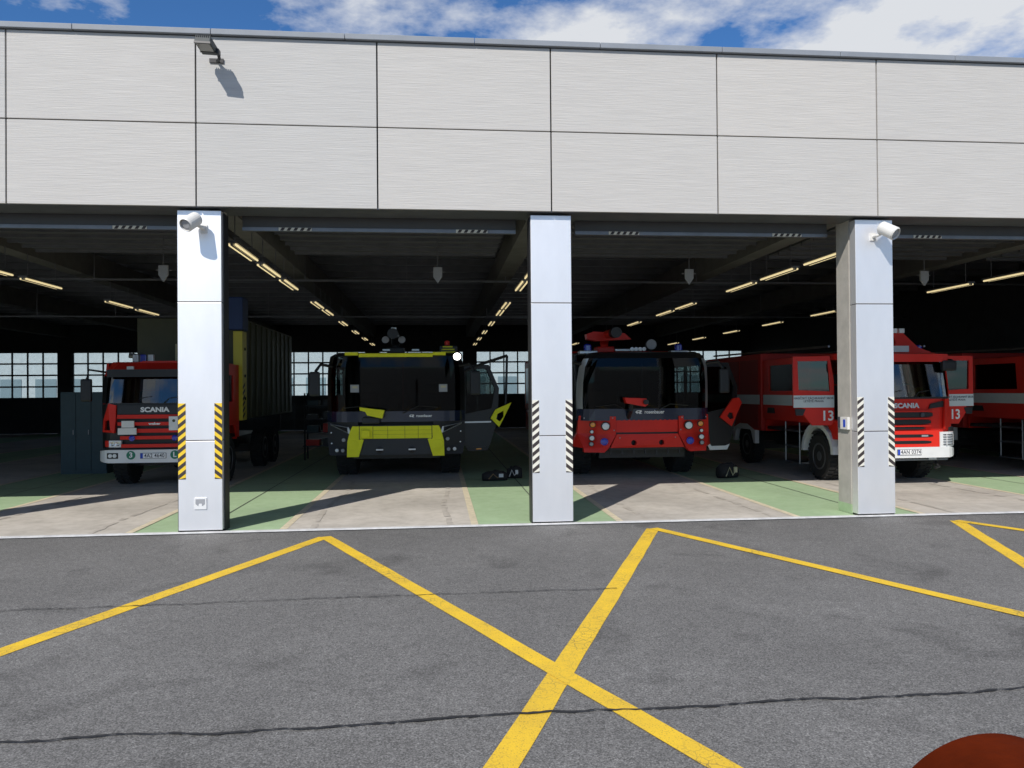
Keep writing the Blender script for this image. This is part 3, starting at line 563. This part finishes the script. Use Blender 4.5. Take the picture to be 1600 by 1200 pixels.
def FS(x): return 0.03*x*x+0.30*(max(0, abs(x)-0.86)/0.34)**2
def num_plate(parent, x, z, y, body):
    o = box('number_plate', x-0.26, x+0.26, y-0.012, y, z-0.058, z+0.058, 'ink', parent)
    box('plate_face', x-0.253, x+0.253, y-0.015, y-0.0125, z-0.051, z+0.051, 'letter', o)
    box('country_band', x-0.253, x-0.205, y-0.017, y-0.0155, z-0.051, z+0.051, 'eu_blue', o)
    text('plate_number', body, 0.115, 'ink', o, (x+0.025, y-0.017, z), 0.86, depth=0.001, bold=0.001, spacing=1.05)
def cab_truck(name, label, X, Y, kind):
    t = thing(name, label, 'fire truck', (X, Y, 0))
    old = kind == 'old'; hw = 1.2
    W = 1.84; top = 2.42 if old else 2.60; roof = 2.70 if old else 2.76
    sb = lambda z: max(0.0, z-W)*0.15
    for yy in ((1.35, 5.0, 6.3) if old else (1.35, 5.35)):
        for s in (-1, 1): wheel(t, s*1.03, yy, 0.50, 0.33, 0.29, s)
    bm = bmesh.new(); abox(bm, -0.45, 0.45, 0.4, 8.2, 0.55, 0.85)
    for yy in (1.35, 5.2): abox(bm, -0.9, 0.9, yy-0.1, yy+0.1, 0.42, 0.62)
    link('chassis', bm, 'black', t)
    # cab front
    skin('cab_front', [(0.88, hw, 0.05), (W-0.02, hw, 0.02)], -1, 1, 'black' if old else 'red', t, FS, 26, 0.05)
    wl = [(W, hw*0.985, sb(W)), (W+0.25, hw*0.975, sb(W+0.25)), (top, hw*0.95, sb(top))]
    ws = skin('windscreen', wl, -0.86, 0.86, 'windscreen', t, FS, 24, 0.012)
    for s in (-1, 1): skin('pillar', wl, s*0.86, s*1.0, 'black' if old else 'red', t, FS, 4, 0.06)
    box('screen_seal', -0.95, 0.95, FS(0.95)*0.5-0.02, FS(0.95)*0.5+0.02, W-0.035, W+0.006, 'black', ws)
    skin('roof_front', [(top, hw*0.95, sb(top)), (top+0.10, hw*0.92, sb(top)+0.06), (roof, hw*0.86, sb(top)+0.25)], -1, 1, 'red', t, FS, 24, 0.04)
    cab_l = 2.1 if old else 4.2
    box('roof', -1.1, 1.1, 0.62, cab_l, roof-0.05, roof+0.03, 'red', t, bev=0.03)
    bar('sun_visor', -0.95, 0.95, top-0.03, top+0.13, 'black' if old else 'red', t, lambda x: FS(x)+sb(top)-0.05, 0.10, 0.03, 16)
    for k_ in range(2): tube('wiper', [(-0.1-0.45*k_+0.3, -0.01, W+0.0), (0.3-0.6*k_, 0.02, W+0.10), (0.55-0.6*k_, 0.03, W+0.14)], 0.011, 'black', ws)
    # sides
    for s in (-1, 1):
        xs = s*hw; a, b = min(xs, xs-s*0.05), max(xs, xs-s*0.05)
        y0 = FS(hw)+0.04
        if old:
            plate('cab_side', [(y0, 1.15), (0.75, 1.15), (0.95, 1.3), (1.75, 1.3), (1.95, 1.0), (2.1, 1.0), (2.1, roof), (0.6, roof), (y0+0.02, W)], 'red', t, [[(0.6, W), (1.6, W), (1.6, 2.45), (0.72, 2.45)]], a, b, 'x')
            plate('side_window', [(0.6, W), (1.6, W), (1.6, 2.45), (0.72, 2.45)], 'windscreen', t, (), a+0.02, a+0.03, 'x')
        else:
            # front door opening left free (doors stand open), crew cab behind
            plate('cab_side', [(1.72, 1.26), (4.2, 1.26), (4.2, roof), (0.55, roof), (0.5, roof-0.12), (1.72, roof-0.12)], 'red', t, [[(2.35, 1.98), (3.85, 1.98), (3.85, 2.62), (2.4, 2.62)]], a, b, 'x')
            plate('crew_window', [(2.35, 1.98), (3.85, 1.98), (3.85, 2.62), (2.4, 2.62)], 'windscreen', t, (), (a+b)/2, (a+b)/2+0.01, 'x')
            box('white_band', *sorted((xs+s*0.002, xs+s*0.006)), 1.74, 4.19, 1.63, 1.88, 'stripe', t)
            plate('door_handle', [(3.55, 1.56), (3.9, 1.56), (3.95, 1.42), (3.5, 1.42)], 'black', t, (), xs-0.002, xs+s*0.012, 'x') if s > 0 else plate('door_handle', [(3.55, 1.56), (3.9, 1.56), (3.95, 1.42), (3.5, 1.42)], 'black', t, (), xs-0.012, xs+0.002, 'x')
            plate('lower_cab', [(y0, 0.95), (0.72, 0.95), (0.78, 1.1), (1.0, 1.30), (1.72, 1.30), (1.72, 1.35), (y0, 1.35)], 'red', t, (), a+0.01, b-0.01, 'x')
            arch = [(0.62, 0.62)]+[(1.35+0.72*math.cos(math.pi-math.pi*i/12), 0.62+0.66*math.sin(math.pi*i/12)) for i in range(13)]+[(2.07, 0.62), (1.97, 0.62)]+[(1.35+0.62*math.cos(math.pi*i/12), 0.62+0.56*math.sin(math.pi*i/12)) for i in range(13)]+[(0.73, 0.62)]
            ded = []
            for q in arch:
                if not ded or (abs(q[0]-ded[-1][0])+abs(q[1]-ded[-1][1])) > 1e-4: ded.append(q)
            plate('mudguard', ded, 'white', t, (), min(xs+s*0.03, xs-s*0.35), max(xs+s*0.03, xs-s*0.35), 'x')
            bm = bmesh.new(); xi, xo = xs-s*0.28, xs+s*0.02
            for zz in (0.28, 0.66, 1.02): abox(bm, min(xi, xo), max(xi, xo), 2.2, 2.95, zz, zz+0.035)
            for yy in (2.2, 2.92): atube(bm, [(xo-s*0.02, yy, 0.28), (xo-s*0.02, yy, 1.24)], 0.02, 6)
            link('step', bm, 'steel', t)
    box('cab_back_wall', -1.15, 1.15, cab_l-0.05, cab_l, 0.95, roof, 'red', t); box('cab_floor', -1.12, 1.12, 0.4, cab_l, 1.0, 1.08, 'black', t)
    box('dashboard', -1.05, 1.05, 0.22, 0.55, 1.15, W+0.0, 'black', t, bev=0.04); steering(t, 0.55, 0.72, 1.92)
    for sx in (-0.6, 0.6): seat(t, sx, 1.0, 1.35)
    if old:
        bar('badge_panel', -0.74, 0.74, 1.61, 1.80, 'charcoal', t, FS, 0.03, 0.05); text('lettering', 'SCANIA', 0.135, 'letter', t, (0.02, -0.034, 1.70), 1.20, bold=0.006)
        for z0, z1, hwid in ((1.52, 1.60, 0.74), (1.375, 1.445, 0.73), (1.225, 1.305, 0.72), (1.085, 1.155, 0.68), (0.915, 0.985, 0.66)): bar('grille_bar', -hwid, hwid, z0, z1, 'red', t, FS, 0.05, 0.06, 14)
        text('lettering', 'weber', 0.07, 'letter', t, (0.02, -0.055, 1.41), 1.3, bold=0.003)
        for s in (-1, 1):
            plate('air_deflector', [(s*p, z) for p, z in [(0.76, 1.80), (0.92, 1.84), (1.06, 1.50), (1.10, 1.24), (0.80, 1.22), (0.77, 1.5)]], 'red', t, [[(s*p, z) for p, z in [(0.90, 1.50), (1.0, 1.47), (1.02, 1.28), (0.88, 1.28)]]], -0.05, 0.04, 'y', FS)
            o = bar('headlight', *(sorted((s*0.66, s*0.91))), 0.925, 1.065, 'lamp_glass', t, FS, 0.045, 0.06, 5); bar('indicator', *(sorted((s*0.92, s*1.02))), 0.93, 1.06, 'amber' if s > 0 else 'red', t, FS, 0.03, 0.05, 4)
            for xx in (0.73, 0.84): lathe('reflector', [(0.05, 0.0), (0.048, -0.012), (0.03, -0.004), (0.01, -0.003)], 'chrome', o, 14, 'y', (s*xx, FS(xx)-0.045, 0.995))
            lathe('blue_flasher', [(0.06, 0.0), (0.06, -0.03), (0.03, -0.045)], 'blue', t, 14, 'y', (s*0.43, FS(0.43)-0.05, 1.11))
        bp_ = bar('bumper', -1.17, 1.17, 0.60, 0.87, 'white', t, FS, 0.10, 0.16, 26, 0.03)
        for s in (-1, 1):
            o = bar('fog_lamp', *(sorted((s*0.70, s*0.93))), 0.69, 0.81, 'black', bp_, FS, 0.105, 0.02, 4)
            for xx in (0.77, 0.86): lathe('lens', [(0.042, 0.0), (0.04, -0.008), (0.01, -0.01)], 'lamp_glass', o, 14, 'y', (s*xx, FS(xx)-0.106, 0.75))
            o = lathe('green_disc', [(0.09, 0.0), (0.09, -0.006), (0.01, -0.007)], 'green_dot', bp_, 24, 'y', (s*0.44, FS(0.44)-0.10, 0.76)); text('disc_number', '3' if s < 0 else 'L', 0.15, 'letter', o, (s*0.44, FS(0.44)-0.109, 0.76), 1.0, depth=0.002, bold=0.004)
        num_plate(bp_, 0.01, 0.745, -0.10, '4A2 4640')
        box('white_plate', -0.63, -0.38, -0.09, -0.06, 1.335, 1.475, 'cctv', t); box('white_plate', -0.70, -0.33, -0.10, -0.07, 1.19, 1.325, 'cctv', t)
        o = box('white_plate', 0.32, 0.62, -0.09, -0.06, 1.27, 1.56, 'white', t); lathe('sticker', [(0.03, 0.0), (0.03, -0.004), (0.01, -0.005)], 'olive', o, 14, 'y', (0.42, -0.09, 1.47))
        # roof lamps, mirrors
        bm = bmesh.new(); aplate(bm, [(-0.62, 2.66), (-0.35, 2.74), (0.35, 2.74), (0.62, 2.66)], (), 0.35, 0.75); link('roof_beacon_bar', bm, 'red_lower', t)
        for xx, mm_ in ((-0.68, 'lamp_glass'), (-0.52, 'blue'), (-0.36, 'lamp_glass'), (0.36, 'lamp_glass'), (0.52, 'blue'), (0.68, 'lamp_glass')): box('roof_lamp', xx-0.06, xx+0.06, 0.8, 0.9, 2.74, 2.9, mm_, t, bev=0.015)
        for s in (-1, 1):
            box('roof_lamp', s*0.55-0.07, s*0.55+0.07, 0.16, 0.22, 2.55, 2.62, 'lamp_glass', t, bev=0.01)
            o = tube('mirror_arm', [(s*1.1, 0.35, 2.5), (s*1.36, 0.12, 2.55), (s*1.40, 0.10, 2.35)], 0.022, 'black', t); bm = bmesh.new(); abox(bm, s*1.40-0.11, s*1.40+0.11, 0.04, 0.14, 1.88, 2.36, 0.04); link('mirror', bm, 'black', o)
        tube('exhaust_stack', [(-1.05, 2.3, 1.0), (-1.05, 2.3, 2.75), (-1.12, 2.25, 2.92), (-1.35, 2.2, 2.95)], 0.06, 'steel', t)
        # container body behind the cab
        b_ = box('container', -1.22, 1.24, 2.35, 8.6, 1.40, 3.85, 'olive', t, bev=0.02)
        for i in range(9): box('container_rib', 1.24, 1.275, 3.05+i*0.62, 3.12+i*0.62, 1.45, 3.80, 'olive', b_)
        o = box('corner_post', 1.05, 1.265, 2.18, 2.60, 1.38, 3.52, 'body_yellow', b_, bev=0.01)
        for zz in (1.9, 2.45, 3.1): lathe('post_bolt', [(0.04, 0.0), (0.04, 0.02), (0.01, 0.03)], 'black', o, 10, 'x', (1.265, 2.4, zz))
        for i in range(6): plate('hazard_stripe', [(2.20, 1.42+i*0.14), (2.42, 1.52+i*0.14), (2.42, 1.59+i*0.14), (2.20, 1.49+i*0.14)], 'hz_black', o, (), 1.2655, 1.268, 'x')
        box('blue_tank', 0.85, 1.27, 2.2, 2.75, 3.56, 4.35, 'blue_box', b_, bev=0.03)
        o = box('crane_head', -0.30, 0.05, 2.2, 2.4, 2.78, 3.22, 'cream', t, bev=0.02); box('crane_arm', 0.15, 0.27, 2.2, 2.4, 2.7, 3.3, 'plate_grey', o)
    else:
        text('lettering', 'SCANIA', 0.135, 'silver', t, (0.0, -0.045, 1.665), 1.12, bold=0.006)
        for z0, z1, hwid in ((1.425, 1.53, 0.60), (1.28, 1.375, 0.56), (1.175, 1.225, 0.44)): bar('grille_slot', -hwid, hwid, z0, z1, 'black', t, FS, 0.012, 0.05, 14, 0.02)
        for z0, z1, hwid in ((1.535, 1.56, 0.62), (1.385, 1.41, 0.59), (1.235, 1.26, 0.55)): bar('grille_bar', -hwid, hwid, z0, z1, 'red_lower', t, FS, 0.035, 0.05, 14)
        for s in (-1, 1):
            plate('corner_vent', [(s*p, z) for p, z in [(0.52, 1.60), (0.56, 1.70), (0.84, 1.76), (0.90, 1.64)]], 'black', t, (), -0.008, 0.03, 'y', FS)
            plate('air_deflector', [(s*p, z) for p, z in [(0.86, 1.80), (0.98, 1.80), (1.12, 1.22), (0.84, 1.18)]], 'red', t, (), -0.04, 0.02, 'y', FS)
        lathe('maker_badge', [(0.045, 0.0), (0.045, -0.01), (0.01, -0.014)], 'ink', t, 16, 'y', (0.36, -0.02, 1.475))
        lb = bar('lower_grille', -0.68, 0.68, 0.82, 1.15, 'red_lower', t, FS, 0.10, 0.14, 14)
        for z0, z1, hwid in ((1.015, 1.08, 0.54), (0.885, 0.95, 0.50)): bar('grille_slot', -hwid, hwid, z0, z1, 'black', lb, FS, 0.104, 0.03, 14, 0.015)
        box('grille_badge', 0.28, 0.42, -0.112, -0.104, 1.03, 1.065, 'silver', lb)
        bp_ = bar('bumper', -1.16, 1.16, 0.60, 0.818, 'white', t, FS, 0.12, 0.18, 26, 0.05); num_plate(bp_, 0.0, 0.72, -0.12, '4AN 0374')
        bar('bumper_lip', -0.9, 0.9, 0.54, 0.575, 'steel', t, FS, 0.06, 0.08, 12); box('fog_step', 0.45, 0.62, -0.08, 0.02, 0.56, 0.60, 'silver', bp_)
        for s in (-1, 1):
            h = bar('headlight_housing', *(sorted((s*0.69, s*1.16))), 0.819, 1.12, 'white', t, FS, 0.11, 0.14, 8); bar('headlight', *(sorted((s*0.76, s*1.10))), 0.85, 1.08, 'lamp_glass', h, FS, 0.115, 0.02, 8)
            for i in range(5): bar('guard_bar', *(sorted((s*0.75, s*1.12))), 0.865+i*0.05, 0.878+i*0.05, 'ink', h, FS, 0.135, 0.012, 8)
            for xx in (0.82, 1.0): bar('guard_upright', s*xx-0.006, s*xx+0.006, 0.85, 1.09, 'white', h, FS, 0.145, 0.012, 1)
            tube('tow_hook', [(s*0.72, 0.1, 0.5), (s*0.72, 0.0, 0.40), (s*0.62, -0.02, 0.38)], 0.03, 'black', t)
            o = tube('mirror_arm', [(s*1.05, 0.30, 2.62), (s*1.05, 0.02, 2.60)], 0.025, 'black', t); bm = bmesh.new(); abox(bm, s*1.0-0.2, s*1.0+0.12, -0.05, 0.06, 2.38, 2.60, 0.05); link('mirror', bm, 'black', o)
        # open doors, outer faces to the front
        do = [(0.0, 1.33), (0.06, 1.25), (0.46, 1.25), (0.66, 1.50), (0.66, 1.66), (0.85, 1.66), (0.85, 2.72), (0.08, 2.72), (0.0, 2.2)]
        dw = [(0.08, 1.97), (0.74, 2.0), (0.76, 2.62), (0.12, 2.62)]
        for s in (-1, 1):
            hx = s*1.2
            d = plate('door', [(s*p, z) for p, z in do], 'red', t, [[(s*p, z) for p, z in dw]], 0.0, 0.07); d.location = (hx, 0.62, 0); d.rotation_euler = (0, 0, s*math.radians(8))
            plate('door_window', [(s*p, z) for p, z in dw], 'windscreen', d, (), 0.03, 0.04)
            box('white_band', *(sorted((s*0.0, s*0.852))), -0.006, 0.0, 1.63, 1.89, 'stripe', d)
            text('door_lettering', 'HASIČSKÝ ZÁCHRANNÝ SBOR\nLETIŠTĚ PRAHA', 0.062, 'ink', d, (s*0.43, -0.008, 1.795), 0.98, depth=0.001, bold=0.0008)
            text('door_number', '13', 0.29, 'letter', d, (0.37 if s > 0 else -0.14, -0.004, 1.445), 0.95, depth=0.002, bold=0.006)
            plate('door_handle', [(s*p, z) for p, z in [(0.60, 1.60), (0.82, 1.60), (0.80, 1.46), (0.66, 1.46)]], 'black', d, (), -0.012, 0.03)
        # body with shutters
        b_ = box('body', -1.24, 1.24, 4.25, 8.3, 0.95, 2.95, 'body_red', t, bev=0.03)
        for s in (-1, 1):
            for i in range(3): 
                sh = box('locker_shutter', *sorted((s*1.241, s*1.252)), 4.4+i*1.28, 5.6+i*1.28, 1.95 if i == 1 else 1.0, 2.8, 'shutter', b_)
            box('white_band', *sorted((s*1.253, s*1.257)), 4.3, 8.25, 1.63, 1.88, 'stripe', b_)
            plate('mudguard', [(4.6, 0.95), (6.1, 0.95), (6.1, 0.6), (6.0, 0.6), (5.85, 0.9), (5.6, 1.1), (5.1, 1.1), (4.85, 0.9), (4.7, 0.6), (4.6, 0.6)], 'white', b_, (), *sorted((s*1.15, s*1.262)), 'x')
        tube('roof_rail', [(-1.1, 1.0, 2.95), (-1.1, 8.0, 3.05)], 0.025, 'steel', t); tube('roof_rail', [(1.1, 1.0, 2.95), (1.1, 8.0, 3.05)], 0.025, 'steel', t)
        bm = bmesh.new(); aplate(bm, [(0.06, 3.28), (0.24, 3.28), (0.66, 2.90), (0.95, 2.80), (0.95, 2.76), (-0.25, 2.76), (0.16, 2.98)], (), 0.55, 0.75); ma = link('light_mast', bm, 'red', t)
        for xx in (0.10, 0.26): box('mast_lamp', xx-0.055, xx+0.055, 0.48, 0.56, 3.20, 3.30, 'lamp_glass', ma, bev=0.01)
        box('mast_plate', -0.1, 0.42, 0.50, 0.54, 2.80, 2.93, 'cctv', ma)
        for s in (-1, 1): lathe('beacon', [(0.09, 0.0), (0.085, 0.14), (0.05, 0.17), (0.01, 0.175)], 'blue', t, 18, 'z', (s*0.85, 0.85, 2.79))
    return t

cab_truck('fire_truck', 'red truck with dark badge panel, slatted grille and white bumper marked 3, in leftmost bay', -7.66, 5.3, 'old')
crash_tender('crash_tender', 'dark navy airport fire truck with lime yellow bumper in second bay', -2.68, 6.0, 'yellow')
crash_tender('crash_tender', 'red airport fire truck with wide dark windscreen between middle and right columns', 2.88, 5.2, 'red')
t13 = cab_truck('fire_truck', 'red double cab fire truck numbered 13 with both doors open, behind right column', 7.85, 3.5, 'new')
t5 = copy_tree(t13); t5.location = (13.5, 3.6, 0)
for o in list(t5.children_recursive):
    if o.name.startswith(('door_number', 'plate_number')): bpy.data.objects.remove(o)
t5['label'] = 'red fire truck at right edge of picture, only its side and steps showing'

# ------------------------------------------------------------------ things on the walls
f = thing('floodlight', 'grey wall floodlight under the roof edge casting a long shadow', 'lamp', (-4.94, 0.0, 6.87))
bm = bmesh.new(); abox(bm, -0.11, 0.11, -0.17, 0.17, -0.045, 0.03, 0.012)
for i in range(8): abox(bm, -0.10+i*0.027, -0.09+i*0.027, -0.16, 0.15, 0.03, 0.062)
h_ = link('housing', bm, 'flood', f); h_.location = (0.0, -0.36, 0.06); h_.rotation_euler = (math.radians(-6), math.radians(3), math.radians(-3))
box('glass_front', -0.09, 0.09, -0.145, 0.06, -0.052, -0.0455, 'flood_glass', h_)
for nm, q in (('glass_rim', (-0.112, 0.112, -0.173, -0.15, -0.058, -0.03)), ('glass_rim', (-0.112, 0.112, 0.065, 0.085, -0.058, -0.046))): box(nm, *q, 'dark_metal', h_)
tube('arm', [(0.125, -0.24, 0.02), (0.12, -0.16, -0.03), (0.07, -0.06, -0.02), (0.05, 0.0, 0.0)], 0.022, 'dark_metal', f)
box('wall_plate', -0.06, 0.14, -0.02, -0.003, -0.03, 0.03, 'dark_metal', f); bm = bmesh.new(); abox(bm, 0.105, 0.15, -0.30, -0.19, -0.02, 0.06, 0.012); link('knuckle', bm, 'dark_metal', f)
def cctv(x, z, ang, label):
    c = thing('surveillance_camera', label, 'camera', (x, 0.1, z), 'cameras on the columns')
    bm = bmesh.new(); alathe(bm, [(0.075, 0.14), (0.10, 0.11), (0.105, -0.14), (0.09, -0.16), (0.088, -0.12)], 24, 'y'); b_ = link('housing', bm, 'cctv', c)
    b_.location = (0, -0.24, 0.0); b_.rotation_euler = (math.radians(32), 0, math.radians(ang))
    lathe('lens', [(0.087, -0.121), (0.085, -0.13), (0.05, -0.14), (0.01, -0.135)], 'plate_grey', b_, 20, 'y')
    bm = bmesh.new(); s = 1 if ang > 0 else -1
    bm.free(); bm = bmesh.new(); atube(bm, [(-s*0.02, -0.2, -0.02), (-s*0.10, -0.12, -0.06), (-s*0.10, 0.0, -0.06)], 0.025, 8); abox(bm, -s*0.10-0.05, -s*0.10+0.05, -0.012, 0.01, -0.12, 0.0, 0.004); link('bracket', bm, 'cctv', c)
cctv(-5.22, 4.50, -22, 'white camera at top of the left column with yellow stripes')
cctv(5.27, 4.50, 30, 'white camera at top of the right column beside black and white stripes')
c = thing('control_box', 'small white control box on the concrete pillar by right column', 'box', (4.884, 0.36, 1.37))
box('case', -0.045, 0.0, -0.03, 0.20, 0.0, 0.20, 'cctv', c, bev=0.006); box('button_panel', -0.051, -0.046, 0.04, 0.10, 0.04, 0.16, 'eu_blue', c); box('cable_box', -0.05, 0.0, 0.21, 0.27, 0.02, 0.2, 'ink', c)
# ------------------------------------------------------------------ things in the hall
fl = None; ordn = ['first', 'second', 'third', 'fourth', 'fifth', 'sixth', 'seventh', 'eighth', 'ninth']
for x, rn in ((-10.2, 'above the leftmost bay'), (-5.0, 'right of the left column'), (0.18, 'left of the middle column'), (5.36, 'left of the right column'), (10.56, 'right of the right column')):
    for i, y in enumerate((1.15, 3.15, 5.15, 9.2, 11.2, 15.0, 19.0, 23.0, 27.0)):
        lab = 'lit fluorescent ceiling light, %s from the front in the row %s' % (ordn[i], rn)
        if fl is None:
            fl = thing('ceiling_light', lab, 'light', (x, y, 4.42), 'fluorescent lights under the hall roof')
            bm = bmesh.new(); abox(bm, -0.09, 0.09, 0, 1.56, 0.02, 0.06); abox(bm, -0.02, 0.02, 0, 1.56, -0.02, 0.02); 
            for yy in (0.2, 1.36): atube(bm, [(0, yy, 0.05), (0, yy, 0.55)], 0.008, 6)
            link('fixture', bm, 'steel', fl)
            for s in (-1, 1): tube('tube', [(s*0.055, 0.03, 0.0), (s*0.055, 1.53, 0.0)], 0.018, 'tube', fl)
        else:
            o = copy_tree(fl); o.location = (x, y, 4.42); o['label'] = lab
for x, lb in ((-6.75, 'in the leftmost bay'), (-1.72, 'in the second bay above the lime truck'), (3.2, 'above the red crash tender'), (8.1, 'above the truck numbered 13')):
    h = thing('hanging_plate', 'pale grey shield-shaped plate hanging from the ceiling '+lb, 'plate', (x, 3.2, 4.1), 'shield plates hanging in the bays')
    plate('shield', [(-0.085, 0.30), (0.085, 0.30), (0.085, 0.12), (0.0, 0.0), (-0.085, 0.12)], 'plate_grey', h, (), -0.02, 0.02); tube('hanger', [(0, 0, 0.3), (0, 0, 0.86)], 0.01, 'steel', h); tube('crossbar', [(-0.14, 0.03, 0.22), (0.14, 0.03, 0.22)], 0.012, 'steel', h)
for y, z, lb in ((8.0, 4.80, 'near the front lights'), (15.5, 4.62, 'deep in the hall')):
    p = thing('cable_tray', 'long pale cable tray crossing the hall under the roof '+lb, 'cable tray', (0, y, z))
    box('tray', -25.8, 15.5, -0.06, 0.06, 0.0, 0.035, 'steel', p)
    for q in range(-10, 7): box('hanger', q*2.5-0.01, q*2.5+0.01, -0.01, 0.01, 0.035, 5.74-z, 'steel', p)
p = thing('locker_cabinet', 'dark teal metal cabinets beside the leftmost truck', 'cabinet', (-10.7, 9.0, 0.012))
box('carcass', -0.56, 0.56, 0.02, 0.6, 0, 2.08, 'teal', p)
for i in range(3):
    d = box('cabinet_door', -0.55+i*0.37, -0.19+i*0.37, 0.0, 0.02, 0.08, 2.05, 'teal', p, bev=0.004); box('handle', -0.25+i*0.37, -0.235+i*0.37, -0.02, 0.0, 1.0, 1.12, 'steel', d)
r_ = thing('storage_rack', 'dark steel storage rack with boxes behind the lime and navy truck', 'rack', (-5.0, 12.0, 0.012))
for sx in (-0.7, 0.7):
    for sy in (0.0, 0.5): tube('upright', [(sx, sy, 0), (sx, sy, 2.0)], 0.025, 'dark_metal', r_)
for zz in (0.4, 0.8, 1.2, 1.6):
    sh = box('shelf', -0.75, 0.75, -0.02, 0.52, zz, zz+0.03, 'dark_metal', r_)
    for q in range(3): box('storage_box', -0.68+q*0.47+random.uniform(0, 0.05), -0.33+q*0.47+random.uniform(0, 0.06), 0.02, 0.45, zz+0.031, zz+random.uniform(0.16, 0.32), random.choice(['black', 'charcoal', 'red', 'teal']), sh, bev=0.01)
def bag(x, y, w, h, rot, label, trim):
    b = thing('kit_bag', label, 'bag', (x, y, 0.018), 'kit bags on the hall floor'); b.rotation_euler = (0, 0, rot)
    bm = bmesh.new(); rows = []
    for i in range(9):
        u_ = i/8; hh = h*(0.75+0.25*math.sin(math.pi*u_)+random.uniform(-0.06, 0.06)); dd = 0.16*(0.7+0.3*math.sin(math.pi*u_))
        rows.append([bm.verts.new((-w/2+w*u_, dd*math.cos(a)*1.1, max(0, hh*0.5+hh*0.55*math.sin(a)))) for a in [2*math.pi*k_/12 for k_ in range(12)]])
    for A, B in zip(rows, rows[1:]):
        for k_ in range(12): bm.faces.new((A[k_], A[(k_+1) % 12], B[(k_+1) % 12], B[k_]))
    bm.faces.new(rows[0]); bm.faces.new(list(reversed(rows[-1]))); link('sack', bm, 'bag', b, smooth=True)
    tube('strap', [(-w*0.3, -0.17, 0.05), (-w*0.12, -0.19, h*0.75), (w*0.05, -0.19, 0.08), (w*0.3, -0.17, h*0.6)], 0.014, trim, b, 6)
    box('patch', w*0.12, w*0.30, -0.20, -0.17, h*0.4, h*0.75, 'cctv' if trim == 'bag_trim' else trim, b)
bag(-0.47, 5.85, 0.55, 0.22, 0.1, 'black kit bag with brown strap on the floor, left of two by middle column', 'bag_trim')
bag(0.02, 6.25, 0.34, 0.27, -0.2, 'small dark bag with pale patch on the floor, nearest the middle column', 'cctv')
bag(4.82, 5.5, 0.46, 0.34, 0.2, 'dark kit bag with tan straps beside the open door of red crash tender', 'cream')
he = thing('helmet', 'yellow and red helmet on the dashboard of the truck numbered 13', 'helmet', (8.50, 4.02, 1.86))
lathe('shell', [(0.15, 0.0), (0.155, 0.03), (0.13, 0.03), (0.125, 0.10), (0.08, 0.17), (0.01, 0.19)], 'hz_yellow', he, 20, 'z'); box('front_patch', -0.06, 0.06, -0.15, -0.10, 0.04, 0.12, 'red_lower', he)

# ------------------------------------------------------------------ beyond the rear doors
fb = thing('terminal_building', 'pale building seen through the rear door panes', 'building', (0, 62, 0))
box('wall', -45, 45, 0, 12, 0, 11, 'far_wall', fb)
for i in range(30):
    for j in range(2): box('window', -44+i*3, -42.2+i*3, -0.05, 0.0, 1.6+j*4.6, 3.4+j*4.6, 'far_glass', fb)
box('roof_edge', -45.3, 45.3, -0.3, 12.3, 11, 11.4, 'coping', fb)

# ------------------------------------------------------------------ seat in the foreground, where the picture was taken from
s_ = thing('passenger_seat', 'rounded rust-orange seat top at bottom right corner', 'seat', (-1.391, -11.08, 0.0))
bm = bmesh.new(); pts = []
for i in range(41):
    a = math.pi*i/40; pts.append((0.075*math.cos(a), 1.753+0.074*math.sin(a)))
pts += [(-0.10, 1.6), (-0.18, 1.45), (-0.19, 1.0), (0.19, 1.0), (0.18, 1.45), (0.10, 1.6)]
aplate(bm, pts, (), -0.035, 0.035); es = [e for e in bm.edges if len(e.link_faces) == 2 and e.calc_face_angle(0) > 1.0]
bmesh.ops.bevel(bm, geom=es, offset=0.004, segments=2, affect='EDGES'); link('backrest', bm, 'rust', s_)
bm = bmesh.new(); abox(bm, -0.2, 0.2, -0.42, 0.03, 0.86, 0.98, 0.03); link('cushion', bm, 'rust', s_)
for sx in (-0.16, 0.16):
    for sy in (-0.36, 0.0): tube('leg', [(sx, sy, 0), (sx, sy, 0.87)], 0.02, 'dark_metal', s_)
